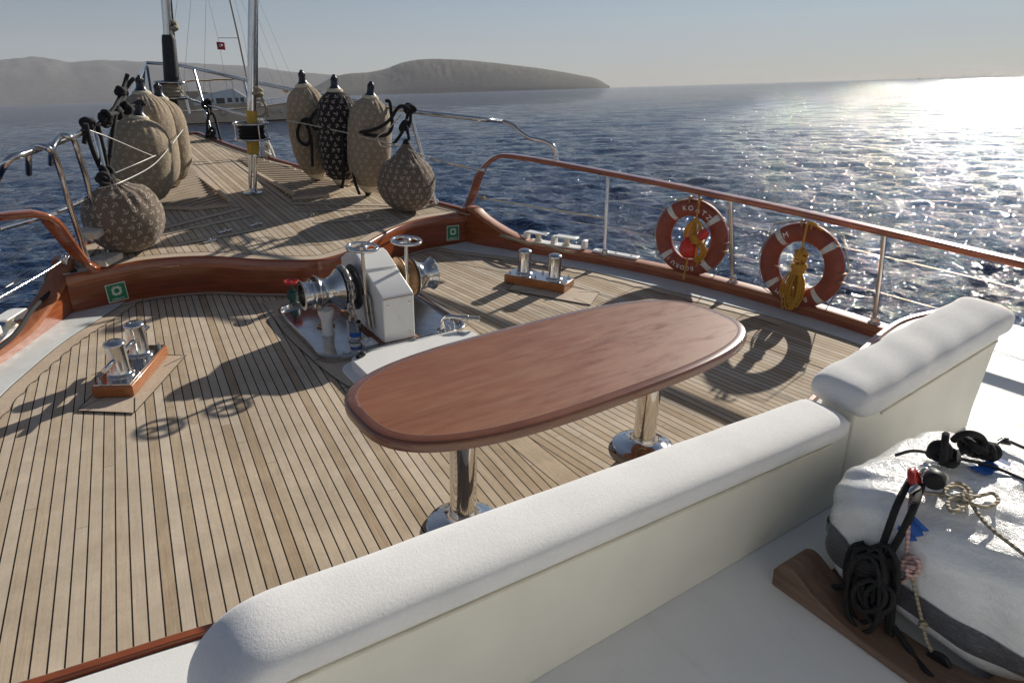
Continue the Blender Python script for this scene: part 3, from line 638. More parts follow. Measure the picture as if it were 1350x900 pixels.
# ------------------------------------------------------------------ bollards
def bollard(loc, rz, bar, label):
    t = thing('bollard', label, 'bollard', loc, 'twin steel bollards'); t.rotation_euler = (0, 0, rz); o_ = (0, 0, 0)
    bz = .012
    MB().box((0, 0, bz+.038), (.62, .24, .076)).build('wooden_base', 'orangewood', t, off=o_, bevel=.008)
    pl = MB().box((0, 0, bz+.080), (.60, .215, .008)).build('base_plate', 'chrome', t, off=o_, bevel=.002)
    for x in (-.265, 0, .265):
        for y in (-.085, .085): MB().lathe([(.011, 0), (.011, .016), (.005, .018), (.005, .032), (0, .033)], (x, y, bz+.084), n=8).build('bolt', 'steel', pl, off=o_)
    for x in (-.155, .155):
        mb = MB(); mb.lathe([(.080, bz+.084), (.080, bz+.090), (.064, bz+.098), (.059, bz+.106), (.058, bz+.285), (.064, bz+.288), (.064, bz+.298), (.058, bz+.306), (.040, bz+.316), (.015, bz+.320), (0, bz+.3205)], (x, 0, 0), n=32); mb.build('post', 'steel', t, off=o_, smooth=40)
    if bar: MB().tube([(-.345, 0, bz+.20), (.345, 0, bz+.20)], .0165, 12).build('cross_bar', 'chrome', t, off=o_)
    return t
bollard((-1.715, 4.66, 0), R(62.5), True, 'twin steel bollard with a cross bar, on wooden base at deck left')
bollard((1.71, 4.79, 0), R(-61.5), False, 'twin steel bollard without cross bar on the right side, beyond the table')

# ------------------------------------------------------------------ windlass
wd = thing('windlass', 'white anchor windlass with steel drums, chain and two handwheels', 'windlass', (0, 4.6, 0))
def rrect(x0, y0, x1, y1, r_, k=6):
    out = []
    for cx, cy, a0 in ((x1-r_, y1-r_, 0), (x0+r_, y1-r_, 90), (x0+r_, y0+r_, 180), (x1-r_, y0+r_, 270)):
        for i in range(k+1): a_ = R(a0+90*i/k); out.append((cx+r_*math.cos(a_), cy+r_*math.sin(a_)))
    return out
po = rrect(-.60, 4.14, .58, 5.34, .14); n = len(po); pc = np.array([-.01, 4.74])
def shrink(pl, d): return [tuple(pc+(np.array(p)-pc)*(1-d/np.linalg.norm(np.array(p)-pc))) for p in pl]
mb = MB(); rg = [(po, .005), (po, .052), (shrink(po, .008), .058), (shrink(po, .022), .058), (shrink(po, .028), .050), (shrink(po, .032), .026)]
V = [(*p, z) for pl, z in rg for p in pl]; mb.add(V, [(k*n+i, k*n+(i+1) % n, (k+1)*n+(i+1) % n, (k+1)*n+i) for k in range(5) for i in range(n)]+[tuple(5*n+i for i in range(n))])
mb.build('drip_pan', 'pan', wd, smooth=40)
prof = [(4.20, .045), (4.20, .385), (4.215, .405), (4.47, .515), (4.475, .530), (4.64, .605), (4.70, .612), (4.86, .565), (4.98, .50), (4.98, .045)]
mb = MB(); mb.prism(prof, -.122, .124, f=lambda a_, b_, z: (z, a_, b_)); hs_ = mb.build('housing', 'white', wd, bevel=.012, seg=3)
for z_ in (.10, .33):
    for x_ in (-.085, .085): MB().lathe([(.009, 0), (.009, .004), (.004, .006), (0, .006)], (x_, 4.20, z_), (0, -1, 0), 10).build('bolt', 'steel', hs_, off=wd['_o'])
mb = MB(); mb.box((0, 4.1985, .383), (.242, .004, .004)); mb.box((0, 4.59, .03), (.30, .86, .03)); mb.build('base_seam', simple('rust_seam', (.22, .10, .05), .8), hs_)
SH = (4.60, .375)
def turned(prof, name, mat, s, par=wd, n=48, fn=None): return MB().lathe(prof, (0, SH[0], SH[1]), (s, 0, 0), n=n, fn=fn).build(name, mat, par, smooth=45)
# left side (towards port): gypsy with chain, warping drum, end drum
for s, gm in ((-1, 'darkmetal'), (1, 'brass')):
    turned([(.09, .115), (.09, .17), (.11, .175)], 'shaft_hub', 'white', s)
    k0 = .18 if s < 0 else .20
    turned([(.0, k0-.01), (.168, k0-.01), (.174, k0), (.168, k0+.010), (.135, k0+.022), (.125, k0+.045), (.125, k0+.062), (.132, k0+.085), (.146, k0+.092), (.142, k0+.102), (0, k0+.103)], 'chain_wheel', gm, s)
    k1 = k0+.104
    turned([(.150, k1), (.155, k1+.008), (.148, k1+.018), (.118, k1+.045), (.100, k1+.085), (.098, k1+.115), (.112, k1+.150), (.128, k1+.168), (.132, k1+.176), (.126, k1+.184), (.09, k1+.186), (0, k1+.186)], 'warping_drum', 'steel', s)
    turned([(.158, k1-.012), (.160, k1-.004), (.158, k1+.002)], 'rubber_ring', 'black', s)
    if s < 0:
        k2 = k1+.186
        turned([(.085, k2), (.085, k2+.022), (.112, k2+.026), (.114, k2+.036), (.098, k2+.044), (.096, k2+.075), (.108, k2+.092), (.108, k2+.102), (.098, k2+.106), (.080, k2+.104), (.078, k2+.04), (0, k2+.04)], 'end_drum', 'steel', s)
# chain: over the gypsy and down the pipe
def link(mb, c, d, up, Ln=.066, W=.044, r_=.0100):
    d = np.array(d, float); d /= np.linalg.norm(d); u = np.array(up, float); u -= d*u.dot(d); u /= np.linalg.norm(u); pts = []
    for i in range(16):
        th = 2*math.pi*i/16; cx, sx = math.cos(th), math.sin(th); pts.append(np.array(c)+d*((Ln/2-W/2)*np.sign(cx)*(abs(cx) > .01)+W/2*cx)+u*(W/2*sx))
    mb.tube(pts, r_, 7, closed=True)
gx = -.2535; cpts = []
for a_ in np.linspace(R(150), R(-20), 17): cpts.append((gx, SH[0]-(.137)*math.cos(a_)*-1*-1, SH[1]+.137*math.sin(a_)))
cpts = [(gx, SH[0]+.150*math.cos(a_), SH[1]+.150*math.sin(a_)) for a_ in np.linspace(R(60), R(200), 11)]
last = cpts[-1]; cpts += [(gx-.01, last[1]-.004-.008*k, last[2]-.046*(k+1)) for k in range(4)]
mb = MB(); cp = np.array(cpts); dd = np.gradient(cp, axis=0)
for i, (c_, d_) in enumerate(zip(cp, dd)): link(mb, c_, d_, (1, 0, 0) if i % 2 else np.cross(d_, (1, 0, 0)))
mb.build('chain', 'greymetal', wd)
pb_ = (gx-.01, 4.41, 0)
mb = MB(); mb.lathe([(.055, .03), (.055, .04), (.042, .045), (.042, .165), (.046, .17), (.046, .175), (.036, .175), (.036, .05)], pb_, n=24); pp_ = mb.build('chain_pipe', 'steel', wd, smooth=40)
mb = MB(); mb.lathe([(.0435, .065), (.0435, .10)], pb_, n=24); mb.build('tape_band', 'blue', pp_)
# chain stopper levers and lugs beside the housing
mb = MB()
for z0, y0 in ((.34, 4.40), (.22, 4.38)):
    for dx in (-.155, -.185):
        mb.prism([(y0+.03*math.cos(t_), z0+.03*math.sin(t_)) for t_ in np.linspace(0, math.pi, 9)]+[(y0-.022+.024*math.cos(t_), z0-.085+.024*math.sin(t_)) for t_ in np.linspace(math.pi, 2*math.pi, 9)], dx, dx+.012, f=lambda a_, b_, z: (z, a_, b_))
mb.build('brake_lugs', 'greymetal', wd, bevel=.003)
for (x, y, z), (bx, by, bz) in (((-.150, 4.44, .715), (-.168, 4.40, .13)), ((.215, 4.48, .705), (.185, 4.44, .36))):
    st = MB().tube([(bx, by, bz), (x, y, z-.01)], .0135, 12).build('wheel_stem', 'steel', wd)
    ax = np.array([.04, -.05, 1]); ax /= np.linalg.norm(ax); u_ = np.cross(ax, (0, 1, 0)); u_ /= np.linalg.norm(u_); v_ = np.cross(ax, u_); c_ = np.array([x, y, z])
    hw = MB(); hw.torus(c_, ax, .108, .0125, 48, 12)
    for k in range(3):
        a_ = R(100+120*k); d_ = u_*math.cos(a_)+v_*math.sin(a_); hw.tube([c_+d_*.015-ax*.006, c_+d_*.06-ax*.012, c_+d_*.105], [.013, .010, .012], 8)
    hw.lathe([(0, -.02), (.026, -.018), (.026, .008), (.018, .014), (.012, .015), (.012, .03), (0, .032)], c_, ax, 20); hw.build('handwheel', 'chrome', st, smooth=45, off=wd['_o'])
mb = MB(); MB().box((-.36, 4.78, .036), (.11, .09, .016), rz=.4).build('chain_stopper', 'brass', wd, bevel=.004); mb.box((-.20, 4.32, .032), (.10, .14, .012)); mb.lathe([(.018, .036), (.018, .05), (0, .05)], (-.20, 4.28, 0), n=10); mb.lathe([(.018, .036), (.018, .05), (0, .05)], (-.20, 4.36, 0), n=10); mb.build('foot_bracket', 'gelcoat', wd, bevel=.004)
mb = MB(); mb.lathe([(.05, .027), (.042, .06), (.042, .15), (.06, .20), (.06, .23), (0, .235)], (-.40, 4.62, 0), n=24); mb.build('support_foot', 'white', wd, smooth=40)

# red-wheeled valve behind the pan, hose tap in front, white hatch tray
t = thing('valve', 'small deck valve with red handwheel behind the left windlass drum', 'valve', (-.41, 5.42, 0))
b_ = np.array([-.41, 5.42, 0]); MB().lathe([(.03, 0), (.03, .06), (.045, .07), (.045, .13), (.025, .14), (.015, .16), (.012, .215)], b_, n=16).build('body', simple('valve_body', (.03, .09, .08), .5, .3), t, smooth=40)
mb = MB(); mb.torus(b_+[0, 0, .215], (0, 0, 1), .055, .012, 24, 8); mb.box(b_+[0, 0, .215], (.11, .016, .012)); mb.box(b_+[0, 0, .216], (.016, .11, .011)); mb.build('handwheel', 'red', t, smooth=40)
t = thing('hose_tap', 'bent steel hose tap at the right front corner of the windlass pan', 'tap', (.36, 4.2, .02))
MB().tube(smooth_path([(.36, 4.20, .06), (.36, 4.20, .12), (.375, 4.18, .155), (.41, 4.15, .165), (.46, 4.11, .162), (.52, 4.07, .158)], 6), .017, 12).build('pipe', 'steel', t)
mb = MB(); mb.lathe([(.0, 0), (.024, 0), (.024, .05), (.019, .055), (.019, .12), (.023, .122), (.023, .14), (0, .14)], (.47, 4.105, .162), (.78, -.6, -.06), 14); mb.build('nozzle', 'greymetal', t, smooth=40)
mb = MB(); mb.torus((.44, 4.2, .075), (.5, -.5, .3), .055, .007, 30, 8); mb.lathe([(.05, .022), (.05, .03), (.02, .04), (.018, .07)], (.36, 4.20, .02), n=20); mb.build('base_ring', 'steel', t, smooth=40)
t = thing('hatch_tray', 'low white hatch lid with black latch between table and windlass', 'hatch', (0, 3.75, 0))
pl = rrect(-.47, 3.45, .50, 4.055, .10); mb = MB(); mb.prism(pl, .016, .085); mb.build('lid', 'white', t, bevel=.012, seg=3)
pl = rrect(-.53, 3.38, .56, 4.10, .13); mb = MB(); mb.prism(pl, .003, .018); mb.build('flange', 'gelcoat', t, bevel=.005)
mb = MB(); mb.box((-.39, 4.0, .095), (.07, .035, .022), rz=.5); mb.lathe([(.02, .09), (.02, .115), (0, .12)], (-.375, 4.005, 0), n=12); mb.build('latch', 'black', t, bevel=.004)
mb = MB(); mb.lathe([(.028, .085), (.028, .09), (.02, .093), (0, .093)], (.40, 4.0, 0), n=16); mb.build('stud', 'steel', t)

# ------------------------------------------------------------------ handrails (mahogany) with stanchions and wires
HR = [P(1350, 352, .84), P(1180, 318, .86), P(1060, 291, .88), P(983, 271, .89), P(905, 256, .90), P(812, 235, .91)]
def handrail(s, label):
    t = thing('handrail', label, 'handrail', (s*3.0, 2.3, .1))
    raw = [(3.22, -1.2, .80), (3.22, .3, .815), (3.20, 1.5, .84), (3.14, 2.45, .86), (3.055, 3.30, .88), (2.98, 3.80, .89), (2.90, 4.42, .90), (2.77, 5.16, .91), (2.60, 5.92, .925), (2.47, 6.35, .93)]
    pts = np.vstack([smooth_path(raw, 6), smooth_path([(2.44, 6.42, .93), (2.38, 6.52, .915), (2.28, 6.60, .84), (2.18, 6.62, .71), (2.09, 6.58, .56), (1.99, 6.52, .44), (1.90, 6.46, .385), (1.84, 6.42, .37)], 6)])*[s, 1, 1]
    if s < 0: pts = np.vstack([smooth_path([(-3.22, -1.2, .80), (-3.22, .3, .815), (-3.20, 1.5, .84), (-3.14, 2.45, .86), (-2.98, 3.80, .89), (-2.77, 5.0, .91), P(-25, 291, .93), P(15, 284, .94)], 6), smooth_path([P(42, 281.5, .94), P(58, 285, .91), P(70, 295, .84), P(82, 310, .72), P(96, 328, .57), P(110, 343, .45), P(124, 353, .38), P(130, 356, .36)], 6)])
    mb = MB(); N = len(pts); T = np.gradient(pts, axis=0); T /= np.linalg.norm(T, axis=1, keepdims=True); V = []
    W, H = .125, .050; cs = []
    for a_ in range(24):
        th = 2*math.pi*a_/24; c_, s_ = math.cos(th), math.sin(th); cs.append((W/2*math.copysign(abs(c_)**.5, c_), H/2*math.copysign(abs(s_)**.6, s_)))
    for i in range(N):
        side = np.array([T[i][1], -T[i][0], 0]); side /= np.linalg.norm(side); up = np.cross(side, T[i]); up /= np.linalg.norm(up)
        fw = float(np.clip((N-1-i)/40, 0, 1))
        for u_, v_ in cs: V.append(pts[i]+side*u_*(.62+.38*fw)+up*v_)
    Fc = [(i*24+k, i*24+(k+1) % 24, (i+1)*24+(k+1) % 24, (i+1)*24+k) for i in range(N-1) for k in range(24)]+[tuple(range(24))[::-1], tuple((N-1)*24+k for k in range(24))]
    mb.add(V, Fc); mb.build('wooden_rail', 'capwood' if 0 else 'mahogrim', t, smooth=40)
    for (bx, by), (tx, ty, tz) in (((3.285, 2.42), (3.14, 2.45, .845)), ((3.13, 3.68), (2.99, 3.75, .872)), ((2.76, 4.96), (2.78, 5.12, .89)), ((3.32, .4), (3.22, .45, .80))):
        # foot stands on the cap line
        k = np.argmin(abs(WOs[:, 1]-by)); cx = WOs[k][0]+.055 if by > 1.7 else bx
        zb = .115 if by > 1.7 else ZC+.0
        stn = MB().tube([(s*cx, by, zb+.01), (s*tx, ty, tz)], .019, 16).build('stanchion', 'steel', t)
        MB().lathe([(.048, 0), (.048, .008), (.034, .016), (.034, .045), (.024, .055), (.022, .07)], (s*cx, by, zb), n=20).build('stanchion_foot', 'chrome', stn, off=t['_o'], smooth=40)
    mb = MB()
    for zz, sg in ((.66, .01), (.38, .02)):
        a = [(s*(lerp(y, [.4, 1.7, 2.4, 3.7, 4.95, 6.3], [3.26, 3.26, 3.22, 3.06, 2.78, 2.1])), y, zz-.0*y) for y in np.linspace(.4, 5.0 if zz > .5 else 6.2, 30)]
        mb.tube(a, .0032, 6)
    mb.build('guard_wires', 'wire', t)
    return t
handrail(1, 'mahogany handrail on steel stanchions carrying the two lifebuoys, right side')
handrail(-1, 'mahogany handrail curving down to the foredeck on the left side')
# ------------------------------------------------------------------ anchors printed on the fender covers
def anchor_quads():
    q = []
    def bar(x0, y0, x1, y1, w_):
        d = np.array([x1-x0, y1-y0], float); d /= np.linalg.norm(d); n_ = np.array([-d[1], d[0]])*w_/2; a = np.array([x0, y0]); b = np.array([x1, y1]); q.append([a+n_, a-n_, b-n_, b+n_])
    bar(0, -.45, 0, .38, .11); bar(-.2, .22, .2, .22, .10)
    pts = [(-.42, -.12), (-.33, -.34), (-.14, -.47), (0, -.5), (.14, -.47), (.33, -.34), (.42, -.12)]
    for a, b in zip(pts[:-1], pts[1:]): bar(*a, *b, .11)
    bar(-.52, -.2, -.34, -.1, .10); bar(.52, -.2, .34, -.1, .10)
    for k in range(6): a0, a1 = R(60*k), R(60*k+60); bar(.09*math.cos(a0), .48+.09*math.sin(a0), .09*math.cos(a1), .48+.09*math.sin(a1), .06)
    return q
AQ = anchor_quads()
def fender(name, label, base, top, rad, cover, group, ball=False, gather=True, seed=0, dark=0, fat=1.0, eye='navy'):
    g = np.random.default_rng(seed); base = np.array(base); top = np.array(top); ax = top-base; H = np.linalg.norm(ax); ax /= H
    t = thing(name, label, 'fender', base, group)
    if ball:
        zb, zt = .0, min(H-.05, 2.32*rad); prof = []
        for s in np.linspace(0, .76, 34): th = math.pi*s; prof.append((max(rad*math.sin(th)**.95, .002 if s == 0 else .02), rad*.97*(1-math.cos(th))))
        r0, z0 = prof[-1]
        for s in np.linspace(.1, 1, 10): prof.append((r0+(.03-r0)*s**.72, z0+(zt-z0)*s))
        prof = [(p[0], p[1]) for p in prof]; ns = 15
    else:
        zb, zt = .085, H-.16; prof = []
        for s in np.linspace(0, 1, 44):
            c_ = abs(2*s-1); r_ = rad*(1-c_**(3.4*fat))**.46*(1 if s > .5 else 1-.06*(c_**2)); prof.append((max(r_, .075), zb+(zt-zb)*s))
        ns = 22
    def pleat(th, k, z):
        s = (z-zb)/(zt-zb); e = max(0, (s-.72)/.28)**1.4 if not ball else max(0, (s-.55)/.45)**1.2
        eb = max(0, (.16-s)/.16)
        amp = (.05 if not ball else .085)*e+.035*eb
        return 1+amp*math.sin(ns*th+1.3*math.sin(3*th+seed))+.012*math.sin(3*th+5*s+seed)+.008*math.sin(7*th-9*s)
    n = 96
    mb = MB(); mb.lathe(prof, (0, 0, 0), ax, n, 0, pleat)
    # anchors
    a_ = np.cross(np.array([1., 0, 0]), ax); a_ /= np.linalg.norm(a_); b_ = np.cross(ax, a_)
    pr = np.array([p[0] for p in prof]); pz = np.array([p[1] for p in prof]); Ls = np.r_[0, np.cumsum(np.hypot(np.diff(pr), np.diff(pz)))]
    def surf(th, l):
        z = np.interp(l, Ls, pz); r_ = np.interp(l, Ls, pr)*pleat(th, 0, z); return ax*z+(r_+.0028)*(math.cos(th)*a_+math.sin(th)*b_)
    sp = .085; l = .05; row = 0
    while l < Ls[-1]-.05:
        r_ = float(np.interp(l, Ls, pr)); k = max(int(2*math.pi*r_/sp), 1)
        if r_ > .09:
            for i in range(k):
                th = 2*math.pi*(i+.5*(row % 2))/k+g.normal(0, .03); rot = g.choice([0, .5, -.6, 3.0, 2.4, 1.5])+g.normal(0, .2); c_, s_ = math.cos(rot), math.sin(rot); sz = .043
                for qd in AQ:
                    V = [surf(th+(c_*p[0]-s_*p[1])*sz/r_, l+(s_*p[0]+c_*p[1])*sz) for p in qd]; mb.add(V, [(0, 1, 2, 3)], 1)
        l += sp*.80; row += 1
    o = mb.build('cover', [cover, 'print'], t, off=(0, 0, 0), smooth=60)
    if ball:
        MB().lathe([(.03, zt-.02), (.042, zt), (.03, zt+.02), (.03, zt+.035), (0, zt+.045)], (0, 0, 0), ax, 20).build('neck', 'blackrope', t, off=(0, 0, 0))
    else:
        MB().lathe([(.088, zt-.02), (.094, zt-.006), (.086, zt+.014), (.070, zt+.024)], (0, 0, 0), ax, 40).build('upper_band', 'seam', t, off=(0, 0, 0), smooth=50)
        mb = MB(); mb.lathe([(.072, zt+.012), (.066, zt+.028), (.048, zt+.045), (.042, zt+.075), (.040, zt+.105)], (0, 0, 0), ax, 28); mb.torus(ax*(zt+.125), b_, .036, .017, 20, 8); mb.torus(ax*(zt+.118), a_, .030, .014, 20, 8); mb.build('upper_eye', eye, t, off=(0, 0, 0), smooth=50)
        MB().lathe([(.055, .045), (.085, .07), (.118, .115), (.125, .135), (.10, .14)], (0, 0, 0), ax, 40).build('lower_band', 'bone', t, off=(0, 0, 0), smooth=50)
        MB().lathe([(.0, .0), (.028, .002), (.032, .02), (.058, .05), (.050, .06)], (0, 0, 0), ax, 28).build('lower_eye', 'black', t, off=(0, 0, 0), smooth=50)
    t['_ax'] = tuple(ax); return t
def stand(b, tp, **k):
    p = FD(*b, k.pop('dz', .0)); q = PY(*tp, p[1]+k.pop('lean', 0)); return p, q
GL, GR_ = 'fenders tied to the left rail', 'fenders tied to the right rail'
FE = {}
for key, b, tp, rad, cov, lab, ball, kw in [
    ('r1', (419, 241), (397, 94), .245, 'tan', 'tall tan fender printed with anchors, farthest of the right-hand row', False, {}),
    ('r2', (452, 249), (440, 100), .245, 'darkc', 'tall black fender printed with white anchors, in the right-hand row', False, {}),
    ('r3', (485, 258), (489, 109), .25, 'tan', 'tall tan fender standing between the black fender and the round ball fender', False, {}),
    ('rb', (537, 278), (535, 163), .315, 'brown', 'round ball fender in brown anchor cover beside the right rail', True, {}),
    ('l3', (229, 250), (207, 110), .245, 'tan', 'tan fender nearest the bow, half hidden behind the other two on the left', False, {}),
    ('l2', (212, 262), (183, 101), .265, 'tan', 'middle tan fender of the left group, its eye tied high with black rope', False, {}),
    ('l1', (190, 278), (182, 133), .285, 'tan', 'fat tan fender standing just behind the ball fender on the left', False, {}),
    ('lb', (180, 330), (143, 228), .315, 'brown', 'round ball fender with gathered brown cover at the left foredeck edge', True, {})]:
    p, q = stand(b, tp)
    FE[key] = (p, q); fender('ball_fender' if ball else 'fender', lab, p, q, rad, cov, GR_ if key[0] == 'r' else GL, ball, seed=len(FE)*3)

# ------------------------------------------------------------------ ropes
def ropething(name, label, cat, paths, r_, mat, parts=None, group=None, knots=()):
    loc = paths[0][0]; t = thing(name, label, cat, loc, group); mb = MB()
    for k, p in enumerate(paths): mb.tube(smooth_path(p, 6), r_, 8)
    mb.build('line', mat, t, smooth=60)
    for c_, s_ in knots:
        kb = MB(); c_ = np.array(c_); gg = np.random.default_rng(int(abs(c_[0]*1000)))
        for j in range(4):
            ax = gg.normal(0, 1, 3); ax /= np.linalg.norm(ax); kb.torus(c_+gg.normal(0, s_*.25, 3), ax, s_*.7, r_*1.15, 18, 8)
        kb.build('knot', mat, t, smooth=60)
    return t
YL = 6.75
def Q(pts, Y): return [PY(x, y, Y) if np.isscalar(Y) else PY(x, y, yy) for (x, y), yy in zip(pts, Y if not np.isscalar(Y) else [Y]*len(pts))]
def QI(pts, xs, ys, o=0.0): return [PY(x, y, lerp(x, xs, ys)+o) for x, y in pts]
LX, LY = [100, 125, 150, 165, 185, 210], [6.6, 6.8, 7.2, 7.6, 7.85, 8.2]
k1 = QI([(115, 164), (140, 156), (152, 149)], LX, LY)
ropething('fender_rope', 'black rope hanging from the left rail down to the gathered ball fender', 'rope',
    [QI([(113, 163), (118, 185), (127, 210), (137, 230)], LX, LY, -.15), QI([(129, 165), (134, 188), (139, 210), (141, 228)], LX, LY, -.15), QI([(152, 152), (147, 190), (142, 225)], LX, LY, -.15), QI([(140, 238), (131, 252), (125, 268), (127, 300)], LX, LY, -.2), QI([(110, 162), (113, 172), (111, 190)], LX, LY)],
    .019, 'blackrope', knots=[(k1[0], .055), (PY(141, 229, 6.6), .06), (PY(138, 236, 6.5), .05)])
ropething('fender_rope', 'black rope along the left rail up to the middle tan fender', 'rope',
    [QI([(136, 155), (146, 150), (155, 135), (162, 118), (167, 102), (168, 98)], LX, LY), QI([(158, 120), (166, 116), (172, 108), (176, 104)], LX, LY), QI([(163, 117), (167, 124), (160, 135), (151, 150)], LX, LY)],
    .019, 'blackrope', knots=[(k1[1], .055), (PY(159, 120, 7.4), .04)])
ropething('fender_rope', 'black rope from the left rail to the eye of the fat tan fender', 'rope',
    [QI([(143, 151), (155, 149), (168, 143), (180, 136), (187, 134), (190, 138)], LX, LY, -.12)], .019, 'blackrope', knots=[(k1[2], .055), (PY(167, 143, 7.4), .04)])
ropething('fender_line', 'thin grey line slung round the tan fenders on the left', 'line',
    [[PY(118, 172, 6.6), PY(145, 182, 6.75), PY(205, 207, 7.45), PY(210, 203, 7.45)], [PY(130, 249, 6.2), PY(160, 240, 6.22), PY(200, 219, 7.0), PY(222, 196, 7.7), PY(241, 171, 8.3)], [PY(152, 228, 6.9), PY(185, 214, 7.1), PY(205, 205, 7.4)]], .005, 'wire')
RX, RY = [375, 400, 455, 488, 540, 600], [8.2, 8.2, 7.72, 7.27, 6.75, 6.5]
ropething('fender_rope', 'black rope looped along the right-hand tall fenders to a knot on the rail', 'rope',
    [QI([(541, 145), (532, 140), (524, 143), (514, 158), (500, 168), (480, 174), (455, 175), (432, 171), (415, 170)], RX, RY, -.05), QI([(415, 170), (405, 157), (396, 163), (392, 175), (395, 186), (403, 191), (409, 186), (407, 172), (403, 160)], RX, RY, -.05), QI([(509, 133), (514, 135), (516, 150), (517, 165), (512, 176), (500, 179), (470, 176)], RX, RY, -.02), QI([(408, 160), (413, 151), (420, 145)], RX, RY, -.04)],
    .019, 'blackrope', knots=[(PY(540, 145, 6.78), .06)])
ropething('fender_rope', 'two black rope tails hanging in front of the black fender', 'rope',
    [QI([(451, 176), (453, 205), (453, 235), (450, 248)], RX, RY, -.06), QI([(463, 178), (464, 215), (468, 240), (474, 256)], RX, RY, -.06), QI([(410, 178), (411, 195), (412, 220)], RX, RY, -.06)], .017, 'blackrope')
ropething('fender_rope', 'short knotted black rope holding the ball fender to the right rail post', 'rope',
    [QI([(538, 147), (536, 158), (533, 168), (528, 178), (519, 190)], RX, RY), QI([(541, 148), (541, 160), (537, 170), (539, 182), (537, 186)], RX, RY)], .017, 'blackrope', knots=[(PY(534, 167, 6.78), .05)])
ropething('fender_line', 'thin pale line stretched in front of the right-hand fenders', 'line',
    [QI([(377, 159), (400, 163), (460, 176), (500, 186), (527, 193), (552, 203), (568, 208)], RX, RY, -.10), QI([(500, 186), (498, 180), (512, 170), (528, 152)], RX, RY, -.1), QI([(498, 184), (502, 192), (512, 194), (522, 190)], RX, RY, -.1)], .0065, 'whiterope')

# ------------------------------------------------------------------ steel pulpit round the foredeck
pt = thing('pulpit_rail', 'polished steel pulpit railing round the foredeck and bow', 'railing', (0, 12.2, zfore(12.2)))
def rl(pts, dz): return [FD(x, y, dz) for x, y in pts]
top = []
er = np.array([(*v, zfore(v[1])) for v in EDs])
lp = [PY(733, 213, 6.05), PY(733, 202, 6.07), PY(728, 192, 6.1), PY(716, 186, 6.2), PY(698, 182, 6.32), PY(686, 174, 6.42), PY(676, 165, 6.52), PY(662, 160, 6.66)]
top_r = lp+[FD(640, 158, 1.0), FD(590, 152.5, 1.0), FD(537, 146, 1.0), FD(470, 134, 1.0), FD(420, 125, 1.0), FD(375, 116.5, 1.0), FD(325, 106, 1.0), FD(280, 95.5, 1.0), FD(234, 85.5, 1.0)]
bow = [np.array([.16, 12.9, top_r[-1][2]+.01]), np.array([-.12, 12.95, top_r[-1][2]+.01])]
top_l = [FD(190, 84, 1.0), FD(180, 112, 1.0), FD(166, 135, 1.0), FD(140, 157, 1.0), FD(122, 168, 1.0), FD(90, 182, 1.0), FD(62, 192, 1.0), FD(30, 203, 1.0), FD(16, 208, .99), FD(6, 217, .95), FD(-2, 232, .85), FD(-10, 250, .75)]
pp = np.array(top_r)
MB().tube(smooth_path(lp, 5), .0245, 14).build('end_loop', 'steel', pt, smooth=60)
MB().tube(smooth_path([lp[-1]]+top_r[len(lp):], 5), .0245, 14).build('top_rail', 'steel', pt, smooth=60)
MB().tube(smooth_path([top_r[-1]]+[FD(192, 83, 1.0)], 5), .0245, 14).build('bow_bar', 'steel', pt, smooth=60)
MB().tube(smooth_path([FD(192, 83, 1.0)]+top_l[1:], 6), .0245, 14).build('top_rail', 'steel', pt, smooth=60)
MB().lathe([(.045, 0), (.045, .008), (.032, .02), (.027, .05)], lp[0]-np.array([0, 0, .01]), n=20).build('foot', 'chrome', pt, smooth=40)
MB().tube(smooth_path([FD(640, 225, .5), FD(610, 219, .5), FD(568, 209, .5)], 5), .016, 10).build('lower_rail', 'steel', pt)
MB().tube(smooth_path([FD(242, 128, .55), FD(268, 137, .55), FD(326, 153, .55), FD(350, 159, .55)], 5), .02, 10).build('lower_rail', 'steel', pt)
MB().tube(smooth_path([FD(-12, 305, .52), FD(70, 281, .52), FD(122, 258, .52)], 5), .019, 10).build('lower_rail', 'steel', pt)
for a, b in (((575, 269, .02), (540, 148, 1.0)), ((345, 207, .02), (321, 105, 1.0)), ((281, 183, .02), (254.5, 90, 1.0)), ((250, 150, .25), (234, 86, 1.0)), ((163, 333, .02), (124.5, 169, 1.0)), ((200, 128, .4), (194, 88, 1.0)), ((189, 125, .5), (190, 90, .98))):
    st = MB().tube([FD(*a), FD(*b)], .021, 12).build('stanchion', 'steel', pt)
    if a[2] < .1: MB().lathe([(.05, 0), (.05, .01), (.03, .03), (.026, .06)], FD(a[0], a[1], .005), n=18).build('stanchion_foot', 'chrome', st, off=pt['_o'], smooth=40)

# ropes at the rail feet
ropething('mooring_line', 'black line coiled on the rail near the bow, beside the far yacht', 'rope',
    [[FD(272, 137, .55), FD(275, 150, .45), FD(273, 165, .25), FD(276, 180, .05)], [FD(276, 139, .55), FD(284, 158, .3), FD(291, 184, .03)], [FD(272, 176, .05), FD(280, 180, .02), FD(286, 183, .03), FD(278, 178, .08)]], .02, 'blackrope', knots=[(FD(273, 138, .55), .07), (FD(276, 147, .45), .05), (FD(277, 176, .1), .09)])
ropething('mooring_line', 'pale rope made fast round the rail foot right of the inner stay', 'rope',
    [[FD(352, 185, .2), FD(350, 200, .06), FD(355, 207, .02), FD(361, 209, .02)], [FD(353, 186, .2), FD(358, 197, .1), FD(362, 208, .02)]], .02, 'whiterope', knots=[(FD(350, 203, .06), .06), (FD(352, 194, .14), .05)])

